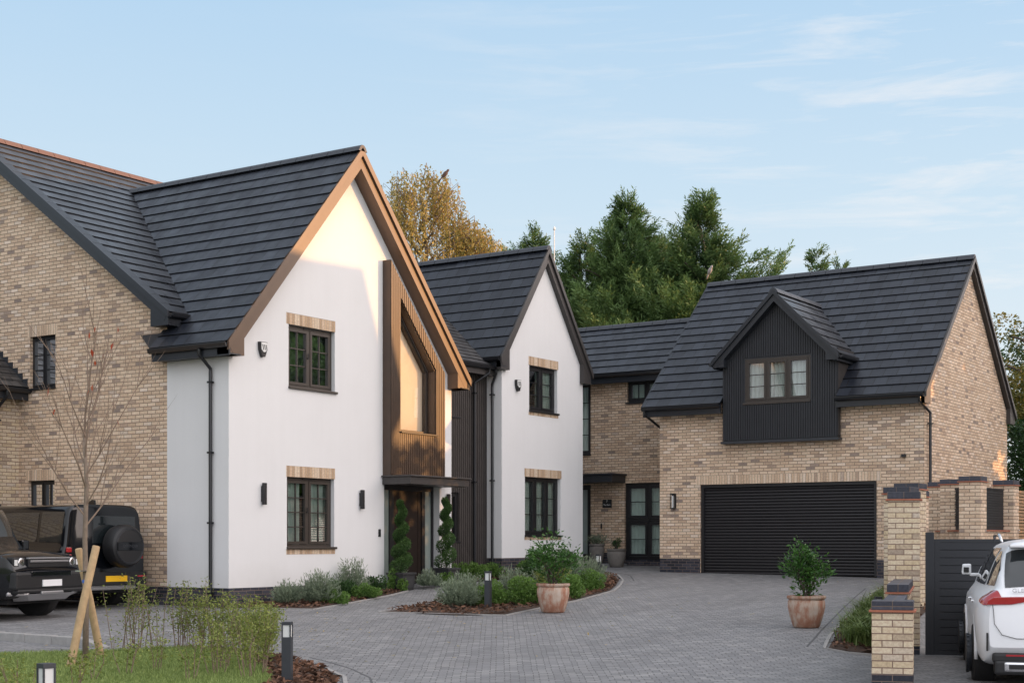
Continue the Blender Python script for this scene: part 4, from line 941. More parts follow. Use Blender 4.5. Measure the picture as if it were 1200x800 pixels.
def laurel(loc, pot_r, pot_h, rx, hh, label_plant, label_pot, n=1500, mat='leaf_laurel', potmat='terracotta', seed=1, leaf=.075, belly=1.0):
    r = np.random.default_rng(seed); z = ground_z(*loc)
    p = thing('plant_pot', (loc[0], loc[1], z), label_pot, 'plant pot')
    mb = MB(); R_, H = pot_r, pot_h
    mb.lathe([(R_*.62, 0), (R_*.70, .02), (R_*.86, H*.35), (R_*.97*belly, H*.65), (R_*.96, H*.82), (R_*.90, H*.88), (R_*.98, H*.90), (R_*1.02, H*.94), (R_*1.0, H), (R_*.9, H), (R_*.87, H*.9)], seg=36); mb.build('pot', potmat, p, world=False, smooth=True, angle=50)
    mb = MB(); mb.lathe([(R_*.88, H*.88), (R_*.5, H*.90), (R_*.1, H*.905)], seg=20); mb.build('soil', 'soil', p, world=False)
    t = thing('potted_shrub', (loc[0], loc[1], z+H*.88), label_plant, 'shrub'); mb = MB(); C = []; D = []
    for i in range(13):
        a = r.uniform(0, 6.28); e = r.uniform(.15, 1); p1 = Vector((math.cos(a)*rx*e*.85, math.sin(a)*rx*e*.85, hh*r.uniform(.55, .97)*(1-.25*e)))
        p0 = Vector((r.normal()*.04, r.normal()*.04, 0)); pm = p0.lerp(p1, .5)+Vector((0, 0, hh*.12)); mb.tube([p0, pm, p1], [.011, .008, .003], 5)
        for q in range(n//13):
            tt = r.beta(2.2, 1.2); b = p0.lerp(pm, tt*2) if tt < .5 else pm.lerp(p1, tt*2-1); o = r.normal(size=3)*rx*.17
            C.append((b.x+o[0], b.y+o[1], max(.02, b.z+o[2]))); D.append((o[0]*3, o[1]*3, .12+abs(o[2])))
    mb.build('stem', 'darkbark', t, world=False)
    v, f = leaves(np.array(C), leaf, leaf*.42, r, dirs=unit(np.array(D)), spread=.7); raw_mesh('foliage', v, f, mat, t, tone=np.clip(r.beta(1.7, 2, len(f)), 0, 1))
laurel((21.96, 8.95), .30, .50, .42, .98, 'glossy dark laurel bush growing in the terracotta pot before the garage', 'plain rounded terracotta pot standing alone on the drive before the garage', n=1500, seed=3)
laurel((22.45, 13.95), .30, .52, .52, 1.02, 'loose spreading green shrub growing in the whitened terracotta pot', 'large terracotta pot with white bloom at the edge of the island bed', n=1500, seed=5)
laurel((36.1, 20.98), .22, .62, .30, .42, 'small grey-green olive-like shrub in the tall pot by the entrance', 'tall grey pot left of the two by the recessed entrance', n=500, mat='leaf_lav', potmat='greypot', seed=8, leaf=.06)
laurel((35.75, 20.15), .27, .50, .22, .40, 'small dark shrub in the wide pot by the french door', 'wide tapered grey pot right of the two by the recessed entrance', n=350, mat='leaf_dark', potmat='greypot', seed=9, leaf=.06)
def topiary(x, y, label, plab, ph):
    z = ground_z(x, y); p = thing('square_planter', (x, y, z), plab, 'planter'); mb = MB()
    mb.hexa([(-.19, -.19, 0), (.19, -.19, 0), (.19, .19, 0), (-.19, .19, 0), (-.215, -.215, .34), (.215, -.215, .34), (.215, .215, .34), (-.215, .215, .34)]); mb.box(-.235, .235, -.235, .235, .34, .385)
    mb.build('box', 'darkpot', p, world=False, bevel=.006); mb = MB()
    for s in (-1, 1):
        mb.box(-.15, .15, s*.2, s*.212, .05, .29)
        mb.box(s*.2, s*.212, -.15, .15, .05, .29)
    mb.build('raised_panel', 'darkpot', p, world=False)
    t = thing('spiral_topiary', (x, y, z+.38), label, 'topiary'); r = np.random.default_rng(int(x*10)); n = 16000; H = 1.52
    tt = r.uniform(0, 1, n); ang = tt*2*math.pi*4.3+ph; rad = .15*(1-tt*.74)+.012; cr = .168*(1-.68*tt)+.014
    c = np.stack([np.cos(ang)*rad*.60, np.sin(ang)*rad*.60, .04+tt*H*.97], 1); o = sph(n, r)*(r.uniform(.55, 1, n)**.5)[:, None]; o[:, 2] *= .85; c = c+o*cr[:, None]
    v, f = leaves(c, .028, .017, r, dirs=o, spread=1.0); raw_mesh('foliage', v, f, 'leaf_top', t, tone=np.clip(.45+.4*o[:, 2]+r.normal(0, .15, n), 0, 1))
    mb = MB(); mb.tube([(0, 0, 0), (0, 0, H*.9)], .014, 6); mb.build('stem', 'darkbark', t, world=False)
topiary(25.22, 19.52, 'clipped spiral box topiary left of the front door', 'square dark planter left of the front door', 1.0)
topiary(26.49, 19.25, 'clipped spiral box topiary right of the front door', 'square dark planter right of the front door', .4)

# young staked tree on the lawn
def young_tree():
    x, y = 12.95, 15.2; z = ground_z(x, y); t = thing('young_tree', (x, y, z), 'slender leafless young tree with a few red leaves, tied between two timber stakes', 'tree'); r = np.random.default_rng(11)
    mb = MB(); mb.tube([(0, 0, -.05), (.01, 0, .8), (0, .01, 1.6), (.02, 0, 2.3), (.0, .02, 2.9)], [.042, .036, .032, .028, .018], 8); mb.build('trunk', 'bark', t, world=False, smooth=True)
    mb = MB(); tips = []
    def br(p, d, L, rad, lvl):
        pts = [p]; rs = [rad]; k = 5
        for i in range(k):
            d = (d+Vector((r.normal()*.08, r.normal()*.08, .10))).normalized(); pts.append(pts[-1]+d*L/k); rs.append(rad*(1-.8*(i+1)/k))
        mb.tube(pts, rs, 5 if lvl else 6, cap=False); tips.append(pts[-1])
        if lvl < 2:
            for i in range(4 if lvl == 0 else 2):
                j = r.integers(1, 5); a = r.uniform(0, 6.28); nd = (d+Vector((math.cos(a)*.55, math.sin(a)*.55, .1))).normalized(); br(pts[j], nd, L*r.uniform(.35, .6), rad*.5, lvl+1)
    for i in range(11):
        a = i*2.4+r.normal()*.2; h = 1.75+i*.13; e = 1.25-.06*i; br(Vector((0, 0, h)), Vector((math.cos(a)*e*.75, math.sin(a)*e*.75, 1)).normalized(), 1.75-.05*i+r.uniform(-.2, .2), .012, 0)
    br(Vector((0, .02, 2.85)), Vector((.03, 0, 1)), 1.75, .018, 0); mb.build('branches', 'twig', t, world=False, smooth=True)
    P = np.array([tuple(tips[i]) for i in r.choice(len(tips), 12)])-np.array([0, 0, .05]); dd = np.tile(np.array([[.1, 0, -1.]]), (12, 1))
    v, f = leaves(P, .11, .045, r, dirs=dd, spread=.4); raw_mesh('leaves', v, f, 'leaf_red', t, tone=r.uniform(0, 1, 12))
    for nm, a, b, lab in (('tree_stake', (12.25, 14.69), (12.63, 14.62), 'front timber stake leaning to the right across the young tree'), ('tree_stake', (13.43, 15.43), (12.98, 15.37), 'rear timber stake leaning to the left behind the young tree')):
        z0 = ground_z(*a); s = thing(nm, (a[0], a[1], z0), lab, 'stake'); mb = MB(); e = Vector((b[0]-a[0], b[1]-a[1], 1.52 if 'front' in lab else 1.45)); k = e.normalized(); mb.tube([Vector((0, 0, -.1))-k*.05, e*.5, e-k*.01, e], [.052, .05, .048, .042], 14); mb.build('post', 'timber', s, world=False, smooth=True, angle=40)
    mb = MB()
    mb.lathe([(.042, 1.02), (.044, 1.045), (.042, 1.06)], seg=12); mb.build('blue_tape', 'blue_tie', t, world=False)
    mb = MB(); mb.box(-.12, .10, -.05, .055, 1.17, 1.185); mb.build('tree_tie', 'chrome', t, world=False)
young_tree()

# ------------------------------------------------------------------ large trees
def trunk_mesh(t, H, r0, rng, limbs=10, spread=2.0, mat='darkbark', top=.9):
    mb = MB(); pts = [Vector((0, 0, -.3))]; rs = [r0*1.2]
    for i in range(6): pts.append(Vector((rng.normal()*.08*i*.5, rng.normal()*.08*i*.5, H*top*(i+1)/6))); rs.append(r0*(1-.82*(i+1)/6))
    mb.tube(pts, rs, 10); o = mb.build('trunk', mat, t, world=False, smooth=True)
    mb = MB()
    for i in range(limbs):
        h = H*rng.uniform(.3, .85); a = rng.uniform(0, 6.28); L = spread*(1.15-h/H); p = Vector((0, 0, h)); q = p+Vector((math.cos(a)*L*.5, math.sin(a)*L*.5, L*.35)); e = p+Vector((math.cos(a)*L, math.sin(a)*L, L*.5)); mb.tube([p, q, e], [r0*.35, r0*.2, .02], 6, cap=False)
    mb.build('limbs', mat, t, world=False, smooth=True); return o
def conifer(x, y, H, rad, label, seed, n=5200, z0=None, extra=()):
    """boughs swept up at the tips, each carrying many fine sprays"""
    r = np.random.default_rng(seed); z = ground_z(x, y)-.1; t = thing('conifer_tree', (x, y, z), label, 'tree'); trunk_mesh(t, H, .28, r, 22, rad*.7, top=.95)
    nb = int(n/30); C, D, T = [], [], []
    def bough(h, a, L, rise=.42):
        m = max(8, int(L*26)); s = r.uniform(.12, 1, m)**.8; o = np.array([math.cos(a), math.sin(a), 0]); sd = np.array([-math.sin(a), math.cos(a), 0])
        w = (.10+.34*L*(1-s)*.6)*r.normal(size=m)*.7; p = np.array([0, 0, h])+o*(L*s)[:, None]+sd*w[:, None]; p[:, 2] += L*(.10*s+rise*s*s)-.35*np.abs(w)+r.normal(size=m)*.06
        d = o+sd*(w*1.6)[:, None]; d[:, 2] += .25+.9*s*rise*1.5
        C.append(p); D.append(d); T.append(.12+.62*s+r.normal()*.10+r.normal(size=m)*.08+.12*math.sin(a*2+h))  # tone brightens outwards, imitating sun on the bough tips
    for i in range(nb):
        u = r.uniform(.03, 1)**.92; h = H*u*.97; a = r.uniform(0, 6.283); env = rad*(1-u)**.80*(1+.16*math.sin(a*3+seed)+.12*math.sin(h*2.1+a))
        bough(h-.25*env, a, max(.25, env*(r.uniform(.62, 1.05) if i % 5 else r.uniform(1.05, 1.4))), r.uniform(.25, .6))
    for q in range(14): bough(H*(.86+.010*q), r.uniform(0, 6.28), .30*(1.1-q/14)+.08, 1.0)
    for (dx, dy, h0, h1, w_) in extra:
        a = math.atan2(dy, dx); L = math.hypot(dx, dy)*1.35
        for q in range(5): bough(h0+r.uniform(-.2, .2), a+r.normal()*.08, L*r.uniform(.85, 1.05), (h1-h0)/L*.8)
    c = np.concatenate(C); out = np.concatenate(D); tn = np.concatenate(T); n = len(c)
    out = unit(out+.3*r.normal(size=(n, 3))); L = r.uniform(.28, .55, n); side = unit(np.cross(out, r.normal(size=(n, 3))*.6+np.array([0, 0, 1.]))); k = 9; parts = []
    for j in range(k):
        s_ = j/k; b = c+out*(L*s_)[:, None]; sg = 1 if j % 2 else -1; d = unit(out+side*sg*.8+.15*r.normal(size=(n, 3)))
        v, f = leaves(b, .17, .042, r, dirs=d, spread=.2); parts.append((v, f, np.clip(tn+.1*s_, 0, 1)))
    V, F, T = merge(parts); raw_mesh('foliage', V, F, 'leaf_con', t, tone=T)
    sel = r.choice(len(c), 300); v, f = leaves(c[sel]+out[sel]*.3, .16, .06, r, dirs=out[sel], spread=.6); v2, f2 = leaves(c[sel]+out[sel]*.2, .16, .06, r, dirs=out[sel], spread=1)
    V, F, T = merge([(v, f, r.uniform(0, 1, len(f))), (v2, f2, r.uniform(0, 1, len(f2)))]); raw_mesh('foliage', V, F, 'leaf_contip', t, tone=T)
    return t
def cam(X, d): s, c = math.sin(YAW), math.cos(YAW); return X*s+d*c, -X*c+d*s
def px2(px, d): return cam((px-600)/1730*d, d)
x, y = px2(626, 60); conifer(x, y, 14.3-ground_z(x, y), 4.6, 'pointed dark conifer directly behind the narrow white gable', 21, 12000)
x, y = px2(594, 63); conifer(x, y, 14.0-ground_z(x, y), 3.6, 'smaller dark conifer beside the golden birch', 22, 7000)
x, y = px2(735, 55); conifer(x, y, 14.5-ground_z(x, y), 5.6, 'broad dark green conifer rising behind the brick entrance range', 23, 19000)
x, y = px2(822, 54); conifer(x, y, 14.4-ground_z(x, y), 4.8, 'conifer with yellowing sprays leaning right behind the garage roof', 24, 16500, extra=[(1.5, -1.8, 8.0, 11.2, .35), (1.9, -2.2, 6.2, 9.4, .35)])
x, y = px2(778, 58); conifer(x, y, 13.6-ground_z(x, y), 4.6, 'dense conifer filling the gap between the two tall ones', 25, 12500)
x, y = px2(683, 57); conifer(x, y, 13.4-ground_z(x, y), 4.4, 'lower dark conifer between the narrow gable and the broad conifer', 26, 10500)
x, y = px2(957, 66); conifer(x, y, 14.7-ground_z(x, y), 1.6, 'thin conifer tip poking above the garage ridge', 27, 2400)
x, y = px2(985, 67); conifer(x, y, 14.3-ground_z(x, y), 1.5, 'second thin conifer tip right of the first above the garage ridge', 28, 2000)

def birch(x, y, H, label):
    r = np.random.default_rng(31); z = ground_z(x, y)-.1; t = thing('birch_tree', (x, y, z), label, 'tree'); trunk_mesh(t, H, .2, r, 26, 2.6, 'bark', .92)
    P, D, T = [], [], []; mb = MB(); s_, c_ = math.sin(YAW), math.cos(YAW)
    heads = []
    for i in range(860):
        u = r.uniform(0, 1)**.8; h = H*(.40+.58*u); w = 2.55*math.sqrt(max(.02, 1-((u-.35)/.68)**2)); a = r.uniform(0, 6.28); q = w*r.uniform(.15, 1)**.6
        heads.append((math.cos(a)*q, math.sin(a)*q, h, r.uniform(.5, 1.8)))
    for i in range(330):
        s = r.uniform(0, 1); X = 1.2+1.9*s; h = H*(.86-.10*s*s)-abs(r.normal())*.9*(1-.4*s); dd = r.normal()*.6; heads.append((X*s_+dd*c_, -X*c_+dd*s_, h, r.uniform(.5, 2.0)))
    for hx, hy, h, L in heads:
        sx, sy = r.normal()*.10, r.normal()*.10; m = int(L*30); ss = np.linspace(0, 1, m)
        for s in ss:
            P.append((hx+sx*s*L+r.normal()*.05, hy+sy*s*L+r.normal()*.05, h-L*s+r.normal()*.03)); D.append((r.normal(), r.normal(), -1.2)); T.append(.55+.3*math.sin(hx*2+hy)+r.normal()*.2)
        if r.uniform() < .35: mb.tube([(hx*.5, hy*.5, h-.5), (hx, hy, h+.05), (hx+sx*L, hy+sy*L, h-L)], [.02, .01, .004], 4, cap=False)
    mb.build('twigs', 'twig', t, world=False)
    v, f = leaves(np.array(P), .10, .05, r, dirs=unit(np.array(D)), spread=.7); raw_mesh('foliage', v, f, 'leaf_birch', t, tone=np.clip(T, 0, 1))
x, y = px2(492, 50); birch(x, y, 14.6-ground_z(x, y), 'tall weeping birch with golden autumn leaves behind the white gable')

def broadleaf(x, y, H, rad, label, seed, n=9000, mat='leaf_autumn', hbase=.2, name='broadleaf_tree', leaf=.13, zs=1.0, group=None):
    r = np.random.default_rng(seed); z = ground_z(x, y)-.1; t = thing(name, (x, y, z), label, 'tree', group); trunk_mesh(t, H, .22, r, 16, rad, top=.8)
    k = 46; cc = sph(k, r)*r.uniform(.35, .95, k)[:, None]*np.array([rad, rad, H*(1-hbase)/2]); cc[:, 2] += H*(1+hbase)/2; cr = rad*r.uniform(.2, .34, k)
    i = r.integers(0, k, n); o = sph(n, r)*(r.uniform(.3, 1, n)**.4)[:, None]; c = cc[i]+o*cr[i][:, None]
    v, f = leaves(c, leaf, leaf*.5, r, dirs=o+np.array([0, 0, -.2]), spread=1); raw_mesh('foliage', v, f, mat, t, tone=np.clip(.3+.12*(i % 5)+.2*o[:, 2]+r.normal(0, .18, n)-.1, 0, 1))
x, y = px2(1208, 46); broadleaf(x, y, 9.0-ground_z(x, y), 2.0, 'loose broadleaf tree with yellowing leaves beyond the right end of the garage', 51, 9000)
x, y = px2(1246, 52); broadleaf(x, y, 9.4, 2.6, 'darker broadleaf tree behind the yellowing one at the right edge', 52, 9000, mat='leaf_dark')
hd = thing('clipped_hedge', (*px2(1205, 43), 1), 'dense dark hedge between the garage and the right edge', 'hedge'); r = np.random.default_rng(77); n = 26000
c = np.stack([r.uniform(-1.6, 3.6, n), r.uniform(-1.2, .4, n)*.8, r.uniform(0, 4.1, n)], 1); v, f = leaves(c, .12, .06, r); raw_mesh('foliage', v, f, 'leaf_dark', hd, tone=r.uniform(0, .8, n))

# birds
def bird(loc, rz, label, mat, s=1.0):
    t = thing('bird', loc, label, 'bird', rz=rz); mb = MB()
    mb.lathe([(.004, -.16), (.02, -.12), (.045, -.06), (.055, 0), (.048, .05), (.03, .085), (.033, .11), (.028, .135), (.008, .15), (.002, .17)], seg=12, axis='x')
    mb.box(-.26, -.1, -.02, .02, -.012, .004); o = mb.build('body', mat, t, world=False, smooth=True); o.rotation_euler = (0, R(-50), 0); t.scale = (s, s, s)
    mb = MB(); mb.tube([(0, .015, -.05), (0, .02, -.1)], .004, 5); mb.tube([(0, -.015, -.05), (0, -.02, -.1)], .004, 5); mb.build('legs', 'darkbark', t, world=False)
M['pigeon'] = plain('grey_feathers', (.42, .38, .38), .8); M['crow'] = plain('brown_feathers', (.10, .06, .05), .8)
x, y = px2(521.5, 48.5); bird((x, y, 1.6+(635-204)/1730*48.5), R(-60), 'dark bird perched near the top of the golden birch', 'crow', 1.3)
x, y = px2(832, 51.0); bird((x, y, 1.6+(635-317)/1730*51), R(-120), 'pale grey pigeon perched in the conifer above the garage roof', 'pigeon', 1.3)
x, y = px2(649.5, 46); zt = 1.6+(635-270)/1730*46; ap = thing('flag_pole', (x, y, 8), 'thin pale pole standing up behind the apex of the narrow gable', 'pole'); mb = MB(); mb.tube([(0, 0, -7), (0, 0, zt-8)], .018, 8); mb.lathe([(.02, zt-8), (.04, zt-7.97), (.04, zt-7.93), (.01, zt-7.87)], seg=10); mb.build('shaft', 'whiteplastic', ap, world=False)
# =================================================================== BOLLARDS
def make_bollard():
    t = thing('bollard_light', (0, 0, 0), 'x', 'bollard light', 'anthracite bollard lights'); w, H = .052, .70
    mb = MB(); mb.box(-w, w, -w, w, -.1, H-.17); mb.box(-w, w, -w, w, H-.035, H); mb.box(-w, -w+.014, -w, -w+.014, H-.17, H-.035)
    for a in (-1, 1):
        for b in (-1, 1):
            if (a, b) != (-1, -1): mb.box(a*w, a*(w-.014), b*w, b*(w-.014), H-.17, H-.035)
    mb.build('post', 'anthra', t, world=False, bevel=.002)
    mb = MB(); mb.box(-w+.010, w-.010, -w+.010, w-.010, H-.168, H-.037); mb.build('lens', 'lens', t, world=False)
    return t
def dup(t, loc, rz, label):
    c = t.copy(); COL.objects.link(c); c.location = loc; c.rotation_euler = (0, 0, rz); c['label'] = label; c['org'] = tuple(loc)
    for ch in t.children:
        d = ch.copy(); COL.objects.link(d); d.parent = c
        for g_ in ch.children:
            e = g_.copy(); COL.objects.link(e); e.parent = d
            for h_ in g_.children: k = h_.copy(); COL.objects.link(k); k.parent = e
    return c
BL = [((12.27, 11.09), R(27), 'tall foreground bollard light standing in the curved bark bed beside the loose hedge'),
      ((7.33, 9.04), R(80), 'foreground bollard light at the bottom left, only its glazed head in view'),
      ((22.36, 15.3), R(10), 'bollard light standing among the shrubs of the island bed, left of the large terracotta pot'),
      ((28.9, 16.75), R(5), 'small distant bollard light at the right end of the island bed near the entrance'),
      ((21.5, 7.62), R(30), 'bollard light beside the garden wall at the right')]
b0 = make_bollard()
for i, (p, rz, lab) in enumerate(BL):
    L = (p[0], p[1], ground_z(*p)+.01)
    if i == 0: b0.location = L; b0.rotation_euler = (0, 0, rz); b0['label'] = lab; b0['org'] = L
    else: dup(b0, L, rz, lab)

# =================================================================== GARDEN WALL, GATE, PIERS
GW = thing('garden_wall', (15.82, 5.45, 0), 'stepped yellow brick garden wall with blue brick coping and low end pier by the gate', 'wall', rz=R(17.2))
mb = MB(); mb.box(0, .44, -.22, .22, .157, .83); mb.box(.441, 4.9, -.11, .11, .157, .83); mb.box(2.1, 4.9, -.108, .108, .831, .96); mb.build('brickwork', 'yellow', GW, world=False)
mb = MB(); mb.box(0, .44, -.22, .22, -.2, .155); mb.box(.441, 4.9, -.11, .11, -.2, .155); mb.build('plinth', 'blue', GW, world=False)
mb = MB(); mb.box(-.03, .47, -.25, .25, .832, .855); mb.box(.471, 2.07, -.14, .14, .832, .855); mb.box(2.07, 4.9, -.15, .15, .962, .983); mb.build('creasing', 'redtile', GW, world=False, bevel=.004)
mb = MB(); mb.box(-.005, .445, -.225, .225, .857, .955); mb.box(.447, 2.09, -.115, .115, .857, .953); mb.box(2.09, 4.9, -.13, .13, .985, 1.08); mb.build('coping', 'bluecap', GW, world=False, bevel=.006)
PI = thing('brick_pier', (20.69, 6.96, 0), 'tall yellow brick gate pier with blue capping, nearest the camera', 'brick pier', rz=R(17.2))
def pier(t, w, zb, zt, mat, s0=0):
    mb = MB(); mb.box(s0, s0+w, s0 and 0 or -w/2, (s0 and 0 or -w/2)+w, zb, zt-.125)
    return mb
def make_pier(t, x0, y0, w, zb, zt, mat, plinth=None):
    mb = MB(); mb.box(x0, x0+w, y0, y0+w, plinth or zb, zt-.125); mb.build('brickwork', mat, t, world=False)
    if plinth: mb = MB(); mb.box(x0, x0+w, y0, y0+w, zb, plinth-.002); mb.build('plinth', 'blue', t, world=False)
    mb = MB(); mb.box(x0-.035, x0+w+.035, y0-.035, y0+w+.035, zt-.123, zt-.102); mb.build('creasing', 'redtile', t, world=False, bevel=.004)
    mb = MB(); mb.box(x0-.012, x0+w+.012, y0-.012, y0+w+.012, zt-.10, zt); mb.build('capping', 'bluecap', t, world=False, bevel=.006)
make_pier(PI, 0, -.22, .44, -.2, 2.32, 'yellow', .12)
rows = [((24.08, 8.0), 2.52, 'yellow', 'first pier visible above and behind the tall gate pier'), ((26.13, 8.52), 2.66, 'yellow', 'second pier visible above and behind the tall gate pier'), ((28.4, 9.2), 2.60, 'buff', 'narrow-looking pier just right of the tall gate pier'),
        ((34.7, 10.2), 2.94, 'buff', 'boundary pier farthest back, next to the garage corner'), ((33.1, 10.13), 2.96, 'buff', 'second boundary pier from the garage corner'),
        ((31.86, 9.47), 2.96, 'buff', 'third boundary pier from the garage corner, sunlit on its right edge'), ((30.58, 8.68), 2.96, 'buff', 'corner boundary pier with the widest cap, between two louvred panels'), ((33.0, 8.65), 2.96, 'buff', 'last brick pier on the right, beside the cedar fence')]
for (x, y), zt, m, lab in rows:
    t = thing('brick_pier', (x, y, 0), lab, 'brick pier', 'brick piers of the boundary wall'); make_pier(t, 0, 0, .44, -.1, zt, m)
for (a, b, lab) in (((31.86, 9.47), (30.58, 8.68), 'louvred wall bay between the third pier and the corner pier'), ((33.1, 10.13), (31.86, 9.47), 'louvred wall bay between the second and third boundary piers'), ((33.0, 8.65), (30.58, 8.68), 'louvred wall bay right of the corner pier, above the white car')):
    A, Bq = Vector((*a, 0))+Vector((.1, .2, 0)), Vector((*b, 0))+Vector((.34, .2, 0)); d = Bq-A; L = d.length; t = thing('boundary_wall', A, lab, 'wall', rz=math.atan2(d.y, d.x))
    mb = MB(); mb.box(.0, L, -.1, .1, -.1, 1.83); mb.build('brickwork', 'buff', t, world=False); mb = MB(); mb.box(0, L, -.13, .13, 1.832, 1.86); mb.build('creasing', 'redtile', t, world=False)
    mb = MB(); mb.box(.2, L-.2, -.03, .03, 1.94, 1.97); mb.box(.2, L-.2, -.03, .03, 2.73, 2.76)
    for i in range(14): z = 1.975+i*.054; mb.hexa([(.2, -.035, z), (L-.2, -.035, z), (L-.2, .02, z+.03), (.2, .02, z+.03), (.2, -.035, z+.012), (L-.2, -.035, z+.012), (L-.2, .02, z+.042), (.2, .02, z+.042)])
    mb.box(.2, L-.2, -.01, .01, 1.86, 2.75); mb.build('louvre_panel', 'gatem', t, world=False)
for (a, b, zt) in (((20.9, 7.1), (24.2, 8.2), 1.2), ((24.4, 8.2), (26.3, 8.7), 1.3), ((26.5, 8.75), (30.7, 8.9), 1.4)):
    d = Vector((b[0]-a[0], b[1]-a[1], 0)); t = thing('boundary_wall', (*a, 0), 'low brick wall running back behind the gate pier, hidden below gate height' if zt == 1.2 else 'continuation of the low brick wall between rear piers, section %s' % ('nearer the gate' if zt == 1.3 else 'nearer the garage'), 'wall', rz=math.atan2(d.y, d.x))
    mb = MB(); mb.box(.2, d.length-.1, -.1, .1, -.1, zt); mb.build('brickwork', 'buff', t, world=False); mb = MB(); mb.box(.2, d.length-.1, -.13, .13, zt+.002, zt+.08); mb.build('coping', 'bluecap', t, world=False)
FE = thing('timber_fence', (33.5, 8.75, 0), 'cedar slatted fence at the right edge behind the last brick pier', 'fence'); mb = MB()
for i in range(26): mb.box(.05, 9, 0, .02, .85+i*.074, .85+i*.074+.056)
mb.build('slats', 'fence_timber', FE, world=False); mb = MB()
for x in (.1, 1.9, 3.7, 5.5, 7.3, 8.9): mb.box(x, x+.07, .022, .09, 0, 2.76)
mb.build('posts', 'fence_timber', FE, world=False)
GT = thing('driveway_gate', (20.80, 6.62, 0), 'black horizontally boarded sliding gate behind the white car', 'gate', rz=R(17.2))
mb = MB(); mb.box(0, .11, -.06, .06, -.1, 1.74); mb.build('gate_post', 'gatem', GT, world=False, bevel=.004)
mb = MB(); mb.box(.03, .08, -3.6, -.06, .0, .06); mb.box(.03, .08, -3.6, -.06, 1.60, 1.645); mb.box(.03, .08, -.14, -.06, .06, 1.6); mb.build('gate_frame', 'gatem', GT, world=False)
mb = MB(); hh = 1.54/14
for i in range(14): mb.box(.035, .062, -3.6, -.14, .06+i*hh+.006, .06+(i+1)*hh-.004)
mb.box(.063, .07, -3.6, -.14, .06, 1.6); mb.build('boarding', 'gatem', GT, world=False)

# =================================================================== CARS
def pchip(xs, ys, x):
    xs = np.array(xs, float); ys = np.array(ys, float); h = np.diff(xs); dl = np.diff(ys, axis=0)/h[:, None]; m = np.zeros_like(ys); m[0] = dl[0]; m[-1] = dl[-1]
    a, b = dl[:-1], dl[1:]; ok = a*b > 0; w1 = (2*h[1:]+h[:-1])[:, None]; w2 = (h[1:]+2*h[:-1])[:, None]
    with np.errstate(divide='ignore', invalid='ignore'): hm = (w1+w2)/(w1/a+w2/b)
    m[1:-1] = np.where(ok, hm, 0); x = np.atleast_1d(x); i = np.clip(np.searchsorted(xs, x)-1, 0, len(xs)-2); t = ((x-xs[i])/h[i])[:, None]; hh = h[i][:, None]
    return (1+2*t)*(1-t)**2*ys[i]+t*(1-t)**2*hh*m[i]+t*t*(3-2*t)*ys[i+1]+t*t*(t-1)*hh*m[i+1]
